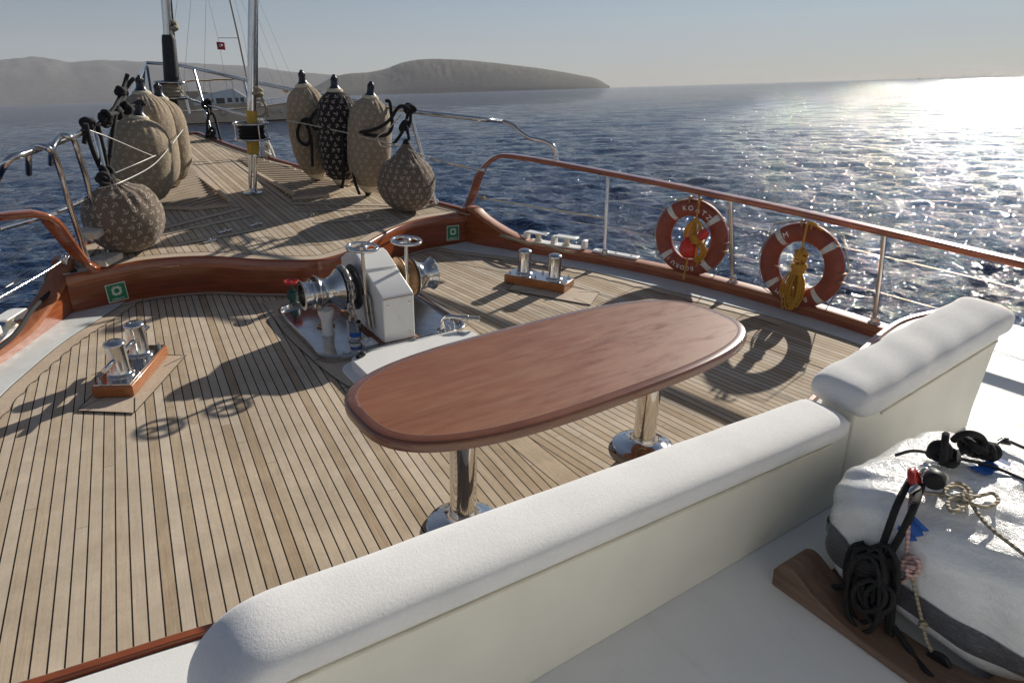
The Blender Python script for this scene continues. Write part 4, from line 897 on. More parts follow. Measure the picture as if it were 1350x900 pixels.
# ------------------------------------------------------------------ stays with furling drums
fs = thing('furling_stay', 'forestay at the bow with a black sleeve above its grey drum', 'stay', (0, 12.25, zfore(12.25)))
X0 = 0.0
def S0(x, y): return PX(x, y, .03)
base = np.array([.03, 12.25, zfore(12.25)]); 
def bowpt(x, y): return PY(x, y, 12.25)
MB().tube([bowpt(227, 128), bowpt(220, 20), bowpt(207, -140), bowpt(187, -380)], .068, 16).build('foil', 'steel', fs, smooth=60)
MB().tube([bowpt(228, 130), bowpt(225.5, 95), bowpt(222.5, 52), bowpt(221.5, 46)], [.115, .11, .10, .085], 16).build('sleeve', simple('black_sleeve', (.014, .014, .015), .55, bump=.3, bscale=30), fs, smooth=50)
MB().tube(smooth_path([bowpt(231, 118), bowpt(230, 80), bowpt(229, 45), bowpt(225, 0), bowpt(212, -160)], 5), .018, 8).build('halyard', 'blackrope', fs)
c_ = bowpt(228, 131); c2 = bowpt(229, 113)
mb = MB(); mb.lathe([(.0, .0), (.21, 0), (.215, .015), (.20, .03), (.11, .035), (.10, .22), (.20, .235), (.215, .25), (.21, .265), (.13, .27)], c_, n=40); mb.build('drum', 'darkmetal', fs, smooth=40)
mb = MB()
for k in range(11): mb.torus(c_+[0, 0, .045+.017*k], (.04*math.sin(k*2.1), .04*math.cos(k*1.7), 1), .145+.012*math.sin(k*1.9), .012, 30, 8)
mb.build('drum_line', 'tanrope', fs, smooth=60)
mb = MB(); mb.torus(c_+[0, 0, .255], (0, 0, 1), .225, .012, 40, 8); mb.torus(c_+[0, 0, .03], (0, 0, 1), .225, .012, 40, 8)
for k in range(4): mb.tube([c_+[.225*math.cos(k*1.57+.4), .225*math.sin(k*1.57+.4), .03], c_+[.225*math.cos(k*1.57+.4), .225*math.sin(k*1.57+.4), .255]], .01, 8)
mb.build('drum_cage', 'steel', fs, smooth=60)
MB().tube([base, c_], .06, 14).build('tack_fitting', 'black', fs)
ropething('knotted_line', 'pale line knotted round the forestay above the black sleeve', 'rope', [[bowpt(224, 50), bowpt(220, 42), bowpt(225, 33), bowpt(229, 40), bowpt(226, 48)], [bowpt(218, 46), bowpt(222, 36), bowpt(227, 30)]], .022, 'tanrope', knots=[(bowpt(225, 36), .08)])
st = thing('inner_stay', 'inner stay rising from a steel foot, with yellow collars and open drum', 'stay', (.02, 8.16, zfore(8.16)))
b0 = np.array([.02, 8.16, zfore(8.16)])
def I(x, y): return PX(x, y, .02) if 0 else PY(x, y, 8.16)
MB().lathe([(.105, .002), (.105, .012), (.06, .02), (.045, .05), (.04, .06)], b0, n=32).build('foot_plate', 'chrome', st, smooth=40)
mb = MB(); mb.tube([b0+[-.028, 0, .03], I(330.5, 205)], .022, 12); mb.tube([b0+[.028, 0, .03], I(337, 205)], .022, 12); mb.build('toggle', 'chrome', st, smooth=60)
MB().tube([I(333.5, 203), I(333.5, 190), I(333, 183)], [.062, .072, .066], 16).build('lower_collar', 'yellow', st, smooth=50)
MB().tube([I(332.5, 163), I(331.5, 146)], [.055, .06], 16).build('upper_collar', 'yellow', st, smooth=50)
MB().tube([I(333, 190), I(332, 150), I(332.5, 60), I(333.5, 0), I(336, -160), I(340, -420)], .048, 16).build('stay_tube', 'steel', st, smooth=60)
MB().tube([I(338.5, 120), I(338.5, 50), I(338.8, 0), I(341, -160)], .013, 8).build('halyard', 'blackrope', st)
cd = I(333, 184); cu = I(333, 162)
mb = MB(); mb.lathe([(.0, .0), (.15, .0), (.165, .02), (.06, .03), (.055, .10)], cd, n=36); mb.build('drum', 'darkmetal', st, smooth=40)
mb = MB()
for k in range(9): mb.torus(cd+[0, 0, .025+.016*k], (.05*math.sin(k*2.3), .05*math.cos(k*1.3), 1), .125+.01*math.sin(k*2.1), .0115, 30, 8)
mb.build('drum_line', 'blackrope', st, smooth=60)
mb = MB(); hh = cu[2]-cd[2]
for z in (.01, hh*.98): mb.torus(cd+[0, 0, z], (0, 0, 1), .185, .011, 44, 8)
for k in range(4): mb.tube([cd+[.185*math.cos(k*1.57+.2), .185*math.sin(k*1.57+.2), .01], cd+[.185*math.cos(k*1.57+.2), .185*math.sin(k*1.57+.2), hh*.98]], .009, 8)
mb.build('drum_cage', 'steel', st, smooth=60)
mb = MB(); mb.torus(I(340, 143), (.2, 1, .1), .09, .013, 30, 8); mb.tube(smooth_path([I(338, 120), I(344, 128), I(350, 140), I(353, 155)], 5), .013, 8); mb.torus(I(338, 125), (0, .4, 1), .06, .02, 24, 8); mb.torus(I(338, 119), (.3, .4, 1), .055, .02, 24, 8); mb.build('sheet_knot', 'tanrope', st, smooth=60)

# pad eyes on the foredeck
for k, ((x, y), lab) in enumerate((((297, 306), 'small steel pad eye nearest the left grating'), ((277, 319), 'larger steel pad eye by the riser on the left foredeck'), ((338, 297), 'flush steel pad eye just aft of the inner stay'), ((412, 285), 'flush steel pad eye left of the tall black fender foot'), ((485, 288), 'flush steel pad eye beside the right ball fender'))):
    p = FD(x, y); t = thing('pad_eye', lab, 'pad eye', p, 'pad eyes on the foredeck')
    MB().box(p+[0, 0, .008], (.15, .035, .010), rz=.5).build('plate', 'steel', t, bevel=.004)
    MB().torus(p+[0, 0, .022], (.9, .4, .3), .022, .006, 20, 8).build('ring', 'chrome', t, smooth=60)

# ------------------------------------------------------------------ boarding ladder stowed on the left rail
ld = thing('boarding_ladder', 'steel boarding ladder with pale wooden steps hooked over the left rail', 'ladder', FD(130, 352))
A = [(38, 229, 1.13), (37.5, 207, 1.27), (40, 198, 1.31), (48, 193, 1.335), (57, 193, 1.34), (65, 197, 1.32), (72, 206, 1.26), (80, 228, 1.13), (88, 258, .96), (99, 293, .74), (112, 333, .47), (121, 349, .37), (128, 353, .345)]
Bp = [(67, 216, 1.18), (68, 200, 1.29), (72, 189, 1.34), (80, 180, 1.37), (90, 180, 1.37), (98, 186, 1.33), (104, 205, 1.22), (112, 230, 1.06), (120, 260, .87), (132, 297, .61), (141, 328, .40), (146, 336, .35)]
for pth in (A, Bp): MB().tube(smooth_path([P(*q) for q in pth], 5), .0215, 14).build('side_tube', 'steel', ld, smooth=60)
for (p0, p1, z) in (((108, 310), (134, 294), .60), ((122, 346), (143, 336), .375)):
    a = P(*p0, z); b = P(*p1, z); c_ = (a+b)/2; an = math.atan2(b[1]-a[1], b[0]-a[0]); MB().box(c_+[.03, -.04, 0], (np.linalg.norm(b-a)+.03, .16, .055), rz=an).build('step', 'greywood', ld, bevel=.006)

# ------------------------------------------------------------------ lifebuoys
def lifebuoy(cx, cy, y_on, label, texts, seed, rot=0.0):
    k = np.argmin(abs(WOs[:, 1]-y_on)); t_ = WOs[k+1]-WOs[k-1]; t_ = t_/np.linalg.norm(t_); q = np.array([WOs[k][0]+.02, WOs[k][1], 0]); tt = np.array([t_[0], t_[1], 0])
    C0 = PV(cx, cy, q, tt); nin = np.array([-tt[1], tt[0], 0]); nin = nin if nin[0] < 0 else -nin    # facing inboard
    th = thing('lifebuoy', label, 'lifebuoy', C0, 'lifebuoys on the handrail')
    up = np.array([.05, 0, 1.]); up -= nin*up.dot(nin); up /= np.linalg.norm(up); rx = np.cross(up, nin)          # rx: to the right as seen from the deck
    nin2 = nin+np.array([0, 0, .06]); nin2 /= np.linalg.norm(nin2)
    RM, rm = .282, .078
    prof = []
    for a_ in np.linspace(0, 2*math.pi, 25): c_, s_ = math.cos(a_), math.sin(a_); prof.append((RM+rm*c_, .062*math.copysign(abs(s_)**.85, s_)))
    MB().lathe(prof, (0, 0, 0), nin, 72, cap=False).build('ring', 'orange', th, off=(0, 0, 0), smooth=70)
    def on(r_, a_, lift=.0015):          # a_ clockwise from top, seen from the deck
        c_ = (r_-RM)/rm; hgt = .062*math.sqrt(max(1-min(abs(c_), 1)**2.1, 0)); return (up*math.cos(a_)+rx*math.sin(a_))*r_+nin*(hgt+lift)
    for k, a0 in enumerate((-44, 46, 136, 226)):
        mb = MB(); nr, na = 14, 5; V = [on(RM-rm*.93+rm*1.86*i/(nr-1), R(a0+rot)+(j/(na-1)-.5)*.165, .003) for i in range(nr) for j in range(na)]
        mb.add(V, [(i*na+j, i*na+j+1, (i+1)*na+j+1, (i+1)*na+j) for i in range(nr-1) for j in range(na-1)]); mb.build('reflective_strip', 'silver', th, off=(0, 0, 0), smooth=60)
    for body, mid, size, adv in texts:
        mb = MB(); n = len(body)
        for i, ch in enumerate(body):
            if ch == ' ': continue
            V, Fc = text_mesh(ch, size); a0 = R(mid+(i-(n-1)/2)*adv)
            if not len(V): continue
            V = V-[(V[:, 0].max()+V[:, 0].min())/2, size*.32 if 0 else 0, 0]; pts = []
            for x, y, z in V: r_ = RM+y; pts.append(on(r_, a0+x/r_, .0025+(.0012 if z > 0 else -.001)))
            mb.add(pts, Fc)
        mb.build('lettering', 'letter', th, off=(0, 0, 0), smooth=0)
    # becket line looped round the outside at four points
    ln = MB(); oct_ = []
    for a0, r_ in ((2, .372), (42, .43), (82, .395), (92, .372), (94, .372), (140, .43), (178, .40), (184, .372), (230, .42), (272, .385), (278, .372), (315, .42), (356, .385)): oct_.append((up*math.cos(R(a0))+rx*math.sin(R(a0)))*r_)
    ln.tube(np.array(oct_+oct_[:1]), .0042, 6); ln.build('grab_line', 'tanrope', th, off=(0, 0, 0))
    for a0 in (-6, 6, 84, 97, 176, 188, 264, 276):
        MB().torus((up*math.cos(R(a0))+rx*math.sin(R(a0)))*.345+nin*.028, (up*math.cos(R(a0+90))+rx*math.sin(R(a0+90))), .034, .008, 14, 6).build('line_lug', simple('lug', (.12, .06, .05), .6) if 'lug' not in M else M['lug'], th, off=(0, 0, 0)) if 0 else None
    mb = MB()
    for a0 in (-7, 7, 86, 98): d_ = (up*math.cos(R(a0))+rx*math.sin(R(a0))); mb.torus(d_*.352+nin*.025, (up*math.cos(R(a0+90))+rx*math.sin(R(a0+90))), .030, .0085, 14, 6)
    mb.build('line_lugs', 'brass', th, off=(0, 0, 0))
    return C0, up, rx, nin
B1 = lifebuoy(911, 313, 3.98, 'orange lifebuoy nearer the bow, lettered ATZ, with red float hanging inside', [('KO', -9, .062, 12), ('ATZ', 24, .066, 12.5), ('L.BODRU', 174, .058, 10.2), ('1', 217, .058, 10)], 1)
B2 = lifebuoy(1056, 350, 2.98, 'orange lifebuoy nearer the sofa, lettered BODRUM, with yellow rope tassel', [('M', -33, .066, 12), ('BODRUM', 181, .058, 10.5)], 2)
# throwing lines
def wl_(B, u, v, w_=0.0): C0, up, rx, nin = B; return C0+rx*(u+.55*w_)+up*(v+.22*w_)+nin*w_
t = thing('throwing_line', 'ochre throwing line bundled with a red float, hanging in the farther lifebuoy', 'rope', wl_(B1, .01, .3, .09))
mb = MB(); g = np.random.default_rng(4)
mb.tube(smooth_path([wl_(B1, .02, .40, .02), wl_(B1, .02, .34, .085), wl_(B1, .015, .2, .10), wl_(B1, .015, .10, .09)], 6), .008, 8)
mb.tube(smooth_path([wl_(B1, .0, .12, .1), wl_(B1, -.012, -.1, .11), wl_(B1, -.02, -.25, .12), wl_(B1, -.03, -.40, .13)], 6), .0085, 8)
mb.build('hanging_line', 'yellowrope', t)
def hank(B, u0, v0, hw, hh, cnt, seed, r_=.006):
    g = np.random.default_rng(seed); mb = MB()
    for k in range(cnt):
        ou = g.normal(0, hw*.45); top_ = v0+hh+g.normal(0, .012); bot = v0-hh+g.normal(0, .03); ww = .02+g.random()*.035; d_ = g.normal(0, .022)
        mb.tube(smooth_path([wl_(B, u0+ou*.4, top_, .09+d_), wl_(B, u0+ou-ww, v0+hh*.3, .09+d_), wl_(B, u0+ou-ww*1.1, v0-hh*.5, .09+d_), wl_(B, u0+ou, bot, .095+d_), wl_(B, u0+ou+ww*1.1, v0-hh*.5, .09+d_), wl_(B, u0+ou+ww, v0+hh*.3, .09+d_), wl_(B, u0+ou*.4, top_, .092+d_)], 5), r_, 6)
    return mb
hank(B1, .02, .06, .07, .12, 13, 1).build('upper_hank', 'yellowrope', t); hank(B1, .07, -.09, .06, .10, 12, 2).build('lower_hank', 'yellowrope', t)
mb = MB()
for k in range(5): mb.torus(wl_(B1, .04, -.02+.012*k, .10), (.1*k-.2, .1, 1), .052, .008, 24, 6)
mb.build('wrap_turns', 'yellowrope', t)
mb = MB(); mb.lathe([(0, -.09), (.04, -.085), (.072, -.05), (.082, 0), (.065, .06), (.03, .10), (0, .11)], wl_(B1, -.025, -.10, .12), (.1, .25, 1), 24); mb.build('float', 'redfloat', t, smooth=60)
mb = MB(); mb.lathe([(0, -.055), (.035, -.05), (.042, 0), (.035, .04), (0, .05)], wl_(B1, .10, .06, .13), (.5, -.3, .6), 20); mb.build('small_float', 'redfloat', t, smooth=60)
t = thing('rope_tassel', 'ochre rope coiled into a long tassel, hanging in the lifebuoy nearer the sofa', 'rope', wl_(B2, 0, .3, .09))
mb = MB(); mb.tube(smooth_path([wl_(B2, .06, .36, .03), wl_(B2, -.02, .365, .08), wl_(B2, -.03, .25, .10), wl_(B2, -.03, .16, .10)], 6), .009, 8); mb.tube(smooth_path([wl_(B2, -.02, .36, .08), wl_(B2, .06, .345, .09), wl_(B2, .10, .33, .07)], 6), .008, 8); mb.build('hanging_line', 'yellowrope', t)
mb = MB(); g = np.random.default_rng(8)
for k in range(9): mb.torus(wl_(B2, -.025, .085+.02*math.sin(k), .10), (g.normal(0, .5), 1*(.6 if k % 2 else 1), g.normal(0, .5)), .045+.012*g.random(), .0095, 24, 6)
mb.build('head_knot', 'yellowrope', t)
mb = MB()
for k in range(6): mb.torus(wl_(B2, -.025, .015-.016*k*.8, .10), (.1*math.sin(k), .1, 1), .052+.008*math.sin(k*1.3), .0095, 26, 6)
mb.build('wrap_turns', 'yellowrope', t)
hank(B2, -.03, -.185, .060, .155, 30, 9, .0058).build('skirt', 'yellowrope', t)

# ------------------------------------------------------------------ safety signs on the riser
def sign(cx, cy, basepx, label, w_, h_, tilt):
    b_ = P(*basepx, 0); k = np.argmin(np.linalg.norm(PNs-b_[:2], axis=1)); T = PNs[min(k+1, len(PNs)-1)]-PNs[max(k-1, 0)]; T = T/np.linalg.norm(T); T = np.array([T[0], T[1], 0.])
    n_ = np.array([T[1], -T[0], 0]); q = np.array([*PNs[k], 0]); C0 = PV(cx, cy, q+n_*.004, T); up = np.array([0, 0, 1.])
    r2 = T*math.cos(tilt)+up*math.sin(tilt); u2 = -T*math.sin(tilt)+up*math.cos(tilt); t = thing('safety_sign', label, 'sign', C0, 'green lifebuoy signs on the riser')
    def put(V, lift): return [r2*x+u2*y+n_*(z+lift) for x, y, z in V]
    def rect(x0, y0, x1, y1, z=0): return [(x0, y0, z), (x1, y0, z), (x1, y1, z), (x0, y1, z)]
    mb = MB(); V = put(rect(-w_/2, -h_/2, w_/2, h_/2), .004)+put(rect(-w_/2, -h_/2, w_/2, h_/2), -.002); mb.add(V, [(0, 1, 2, 3), (7, 6, 5, 4), (0, 4, 5, 1), (1, 5, 6, 2), (2, 6, 7, 3), (3, 7, 4, 0)]); mb.build('border', 'signwhite', t, off=(0, 0, 0), smooth=0)
    mb = MB(); mb.add(put(rect(-w_*.455, -h_*.455, w_*.455, h_*.455), .0055), [(0, 1, 2, 3)]); mb.build('green_field', 'green', t, off=(0, 0, 0), smooth=0)
    mb = MB(); K = 32; s_ = w_*.5
    V = []
    for i in range(K): a_ = 2*math.pi*i/K; V += [(s_*.28*math.cos(a_), h_*.09+s_*.28*math.sin(a_), 0), (s_*.48*math.cos(a_), h_*.09+s_*.48*math.sin(a_), 0)]
    mb.add(put(V, .007), [(2*i, 2*i+1, (2*i+3) % (2*K), (2*i+2) % (2*K)) for i in range(K)])
    for q0 in range(4):
        V = []
        for i in range(9): a_ = R(45+90*q0-30+60*i/8); V += [(s_*.52*math.cos(a_), h_*.09+s_*.52*math.sin(a_), 0), (s_*.57*math.cos(a_), h_*.09+s_*.57*math.sin(a_), 0)]
        mb.add(put(V, .007), [(2*i, 2*i+1, 2*i+3, 2*i+2) for i in range(8)])
    mb.build('ring_symbol', 'signwhite', t, off=(0, 0, 0), smooth=0)
    V, Fc = text_mesh('LIFEBUOY', h_*.15); mb = MB(); mb.add(put([(x, y-h_*.36, z) for x, y, z in V], .007), Fc); mb.build('lettering', 'signwhite', t, off=(0, 0, 0), smooth=0)
sign(154, 385, (155, 405), 'green lifebuoy sign on the left end of the mahogany riser', .155, .155, R(2)); sign(597, 307, (597, 325), 'green lifebuoy sign on the right end of the mahogany riser', .150, .165, R(-1))
# ------------------------------------------------------------------ fairleads on the bulwark
def fairlead(s, label):
    t = thing('fairlead', label, 'fairlead', (s*2.28, 5.6, .12), 'white roller fairleads on the bulwarks')
    def on(y, o): k = np.argmin(abs(WOs[:, 1]-y)); q = offs(WOs, -o)[k]; return np.array([q[0]*s, q[1], ztop(q[1])+.04])
    a, b = on(5.78, .12), on(5.12, .12); an = math.atan2(b[1]-a[1], b[0]-a[0]); c_ = (a+b)/2; zt = max(a[2], b[2])
    c_[2] = on(5.4, .12)[2]
    MB().box(c_+[0, 0, .008], (.62, .13, .016), rz=an).build('base', 'white', t, bevel=.005)
    for f_ in (.22, .66):
        p = a+(b-a)*f_; p[2] = c_[2]+.012
        MB().lathe([(.045, .0), (.045, .012), (.030, .028), (.027, .045), (.030, .062), (.045, .078), (.045, .084)], p, n=24).build('roller', 'nylon', t, smooth=40)
    for f_ in (.0, .44, .9):
        p = a+(b-a)*(f_+.03); p[2] = c_[2]+.055; MB().box(p, (.05, .10, .09), rz=an).build('upright', 'white', t, bevel=.012)
    for f_ in (.20, .66):
        p = a+(b-a)*f_; p[2] = c_[2]+.103; MB().box(p, (.24, .11, .014), rz=an).build('top_plate', 'white', t, bevel=.005)
    if s > 0:
        t2 = thing('edge_plate', 'long white plate screwed on the bulwark cap right of the roller fairlead', 'plate', on(4.85, .1))
        a, b = on(5.08, .11), on(4.62, .11); an = math.atan2(b[1]-a[1], b[0]-a[0]); MB().box((a+b)/2+[0, 0, .012], (.50, .10, .024), rz=an).build('plate', 'white', t2, bevel=.008)
        mb = MB()
        for f_ in (.15, .5, .85): mb.lathe([(.012, 0), (.010, .004), (0, .005)], a+(b-a)*f_+[0, 0, .024], n=8)
        mb.build('screws', 'darkmetal', t2)
fairlead(1, 'white roller fairlead on the right bulwark beyond the bollard'); fairlead(-1, 'white roller fairlead on the left bulwark at the photo edge')
def wo(y, s, o=.1): k = np.argmin(abs(WOs[:, 1]-y)); q = offs(WOs, -o)[k]; return np.array([q[0]*s, q[1], ztop(q[1])+.04])
ropething('shackled_wire', 'wire running from the left handrail out over the water', 'wire', [[P(87, 340, .52), P(60, 358, .50), P(0, 392, .48), P(-60, 425, .46)]], .009, 'steel', knots=[(P(84, 342, .52), .03)])
ropething('mooring_rope', 'dark rope leading outboard through the left fairlead', 'rope', [[P(100, 355, .35), P(75, 378, .25), P(45, 405, .22), P(20, 440, .20), P(-10, 465, .18)]], .016, 'blackrope', knots=[(P(78, 376, .25), .03)])
ropething('mooring_rope', 'grey rope passing through the right fairlead along the bulwark', 'rope', [[P(640, 300, .16), P(662, 310, .17), P(690, 319, .18), P(715, 322, .17), P(740, 330, .17), P(757, 333, .16)], [P(641, 303, .15), P(664, 312, .16), P(700, 322, .16)]], .013, 'tanrope')
ropething('guard_line', 'thin rope spliced to the curved foot of the right handrail', 'rope', [[PY(628, 258, 6.5), PY(640, 262, 6.4), PY(700, 272, 6.2), PY(798, 288, 5.2)]], .008, 'tanrope', knots=[(PY(637, 261, 6.4), .022)])

# ------------------------------------------------------------------ liferaft on its wooden cradle
t = thing('liferaft', 'white liferaft canister wrapped in shiny plastic with a grey band', 'liferaft', (.65, .63, ZC))
CX, CY, CZ, HX, HY, HZ = .335, .555, .625, .37, .37, .215
def sp_(a, e): return math.copysign(abs(a)**e, a)
def raft_pt(u, v, lift=0.0):
    # superquadric bale with small dents and wrinkles of the wrapping
    E1, E2 = .52, .42; cu, su, cv, sv = math.cos(u), math.sin(u), math.cos(v), math.sin(v)
    d = np.array([sp_(cv, E1)*sp_(cu, E2), sp_(cv, E1)*sp_(su, E2), sp_(sv, E1)])
    x, y, z = d*[HX, HY, HZ]
    l_ = .006*math.sin(9*x*3+4*y*5)+.005*math.sin(31*y-17*z+5*x)+.0035*math.sin(60*x+47*z+20*y)+lift
    n_ = d/np.linalg.norm(d); return np.array([CX+x, CY+y, CZ+z])+n_*l_
mb = MB(); NU, NV = 150, 90; vv = np.linspace(-math.pi/2, math.pi/2, NV)
V = [raft_pt(2*math.pi*i/NU, v) for v in vv for i in range(NU)]
mb.add(V, [(k*NU+i, k*NU+(i+1) % NU, (k+1)*NU+(i+1) % NU, (k+1)*NU+i) for k in range(NV-1) for i in range(NU)]); mb.build('canister', 'wrap', t, smooth=70)
mb = MB(); sel = [math.asin(-abs((z-CZ)/HZ)**(1/.52)) for z in np.linspace(.520, .600, 9)]
V = [raft_pt(2*math.pi*i/NU, v+.02*math.sin(2*math.pi*i/NU*3), .005) for v in sel for i in range(NU)]
mb.add(V, [(k*NU+i, k*NU+(i+1) % NU, (k+1)*NU+(i+1) % NU, (k+1)*NU+i) for k in range(8) for i in range(NU)]); mb.build('grey_band', 'band', t, smooth=70)
def rx_(x, y, dx=0.0): return PX(x, y, -.025+dx)
mb = MB(); c_ = rx_(1237, 874, -.012); mb.lathe([(.0, -.012), (.034, -.010), (.038, 0), (.034, .008), (0, .008)], c_, (-1, 0, 0), 24); mb.build('plug', 'black', t, smooth=40)
TZr = CZ+HZ+.006
def tp_(x, y, dz=0.0): return P(x, y, TZr+dz)
for (x0, y0), (x1, y1), wd_ in (((1290, 622), (1322, 606), .05), ((1214, 688), (1192, 706), .05)):
    a, b = (tp_(x0, y0, .004), tp_(x1, y1, .004)) if y0 < 660 else (rx_(x0, y0, -.02), rx_(x1, y1, -.02))
    d_ = (b-a)/np.linalg.norm(b-a); up = np.array([0, 0, 1.]) if y0 < 660 else np.array([-1., 0, 0]); n_ = np.cross(up, d_); mb = MB(); V = []
    for i in range(9):
        q = a+(b-a)*i/8
        for sg in (-1, 1): V.append(q+n_*wd_/2*sg*(1+.25*math.sin(i*2.1+sg))+up*.003*math.sin(i*1.7))
    mb.add(V, [(2*i, 2*i+1, 2*i+3, 2*i+2) for i in range(8)]); mb.build('blue_sticker', 'blue', t, smooth=0)
t = thing('cradle', 'curved weathered wooden chock under the wrapped liferaft', 'cradle', (-.1, .6, ZC))
for cx_ in (-.10, .66):
    prof = [(.93, .0), (.935, .06), (.91, .10), (.87, .105), (.80, .07), (.68, .035), (.54, .025), (.40, .035), (.28, .075), (.21, .12), (.16, .12), (.12, .09), (.12, 0)]
    pp = smooth_path([(a_, b_, 0) for a_, b_ in prof[1:-1]], 4)[:, :2]; pl = [prof[0]]+[tuple(p) for p in pp]+[prof[-1]]
    MB().prism(pl, cx_-.06, cx_+.09, f=lambda a_, b_, z: (z, a_, ZC+b_)).build('chock', 'oldwood', t, bevel=.006, smooth=40)
MB().box((.36, .30, ZC+.02), (.8, .08, .036)).build('bearer', 'oldwood', t, bevel=.006); MB().box((.36, .80, ZC+.02), (.8, .08, .036)).build('bearer', 'oldwood', t, bevel=.006)
# lashings
F_ = -.022
ropething('lashing', 'thick black lashing bundled on the left end of the liferaft', 'rope',
    [[tp_(1200, 632, .02), tp_(1190, 650, .02), rx_(1180, 672, F_), rx_(1170, 700, F_), rx_(1160, 728, F_)], [tp_(1215, 640, .02), rx_(1205, 668, F_), rx_(1190, 700, F_), rx_(1172, 732, F_)],
     [rx_(1140, 716, F_), rx_(1124, 722, F_-.02), rx_(1116, 745, F_-.02), rx_(1117, 770, F_-.02), rx_(1124, 776, F_-.02)],
     [rx_(1178, 742, F_), rx_(1180, 775, F_-.01), rx_(1176, 805, F_-.01), rx_(1174, 842, F_-.01)], [rx_(1166, 760, F_), rx_(1170, 800, F_-.01), rx_(1172, 838, F_-.01)],
     [rx_(1122, 772, F_), rx_(1075, 776, F_-.03), rx_(1020, 784, F_-.08)]],
    .0105, 'blackrope')
t = thing('lashing_coil', 'hank of black rope coiled and hanging on the liferaft face', 'rope', rx_(1155, 750, F_)); mb = MB(); g = np.random.default_rng(21)
for k in range(15):
    cx, cy = 1154+g.normal(0, 11), 766+g.normal(0, 12); w_, h_ = 9+g.random()*17, 18+g.random()*34; pts = []
    for i in range(18): a_ = 2*math.pi*i/18; pts.append(rx_(cx+w_*math.sin(a_), cy-h_*math.cos(a_), F_-.012*g.random()-.004*k*.6))
    pts = np.array(pts); pts[:, 0] = F_-.025-.02-.004*k+.003*np.sin(np.arange(18)); mb.tube(pts, .0078, 8, closed=True)
mb.build('coil', 'blackrope', t, smooth=60)
mb = MB(); cc = rx_(1155, 733, F_)
for k in range(5): mb.torus(cc+[-.02, 0, -.010*k+.012], (.15*math.sin(k), .2, 1), .048, .0095, 26, 8)
mb.build('wrap_turns', 'blackrope', t, smooth=60)
ropething('lashing', 'thin black cord running down off the liferaft to the cabin top', 'rope', [[rx_(1178, 825, F_-.01), rx_(1192, 845, F_-.02), rx_(1207, 868, F_-.03), P(1222, 885, ZC+.03), P(1240, 905, ZC+.01), P(1262, 930, ZC+.01)]], .009, 'blackrope')
ropething('pink_cord', 'faded pink cord with a knot on the liferaft face', 'rope', [[tp_(1203, 640, .012), rx_(1199, 675, F_+.01), rx_(1197, 705, F_), rx_(1195, 735, F_)], [rx_(1190, 736, F_), rx_(1204, 733, F_-.01), rx_(1212, 745, F_-.01), rx_(1205, 758, F_-.01), rx_(1194, 752, F_-.01), rx_(1197, 741, F_-.01)], [rx_(1180, 768, F_), rx_(1190, 765, F_), rx_(1198, 760, F_)]], .0062, 'pinkrope', knots=[(rx_(1200, 747, F_-.01), .022)])
ropething('tan_cord', 'thin tan cord running from the pink knot down to the black plug', 'rope', [[rx_(1202, 758, F_), rx_(1208, 785, F_), rx_(1215, 815, F_), rx_(1222, 845, F_), rx_(1234, 868, F_+.02)]], .0052, 'tanrope', knots=[(rx_(1216, 822, F_), .012)])
ropething('painter_line', 'untidy tan painter line bundled on top of the liferaft', 'rope',
    [[tp_(1206, 645, .02), tp_(1225, 650, .018), tp_(1245, 652, .02), tp_(1262, 660, .02), tp_(1285, 655, .02), tp_(1308, 650, .02), tp_(1316, 660, .02), tp_(1300, 668, .02), tp_(1275, 662, .025)],
     [tp_(1240, 655, .02), tp_(1252, 642, .02), tp_(1270, 645, .02), tp_(1272, 665, .02), tp_(1255, 674, .02), tp_(1250, 660, .02), tp_(1268, 655, .03)],
     [tp_(1278, 660, .015), tp_(1300, 690, .012), tp_(1330, 715, .012), tp_(1370, 745, .012)], [tp_(1245, 645, .02), tp_(1262, 636, .02), tp_(1280, 650, .02), tp_(1262, 668, .02)]],
    .0056, 'tanrope', knots=[(tp_(1270, 658, .02), .02)])
t = thing('release_gear', 'red and black hydrostatic release shackled on top of the liferaft', 'release', tp_(1212, 632))
mb = MB(); mb.lathe([(0, -.016), (.027, -.016), (.030, -.011), (.030, .011), (.027, .016), (0, .016)], tp_(1232, 632, .045), (.8, .4, .2), 24); mb.build('body', 'black', t, smooth=40)
mb = MB(); mb.lathe([(0, 0), (.020, 0), (.023, .004), (.019, .008), (0, .008)], tp_(1236, 632, .048)+np.array([.015, 0, 0]), (.8, .4, .2), 24); mb.build('cap', 'nylon', t, smooth=40)
mb = MB(); mb.torus(tp_(1206, 633, .035), (.3, -.8, .5), .028, .012, 24, 8); mb.build('red_hook', 'red', t, smooth=60)
mb = MB(); mb.torus(tp_(1224, 618, .03), (.6, .3, .6), .020, .007, 20, 8); mb.torus(tp_(1218, 624, .035), (.2, .9, .1), .018, .006, 20, 8); mb.tube([tp_(1200, 650, .02), tp_(1210, 640, .04)], .012, 8); mb.build('shackles', 'steel', t, smooth=60)
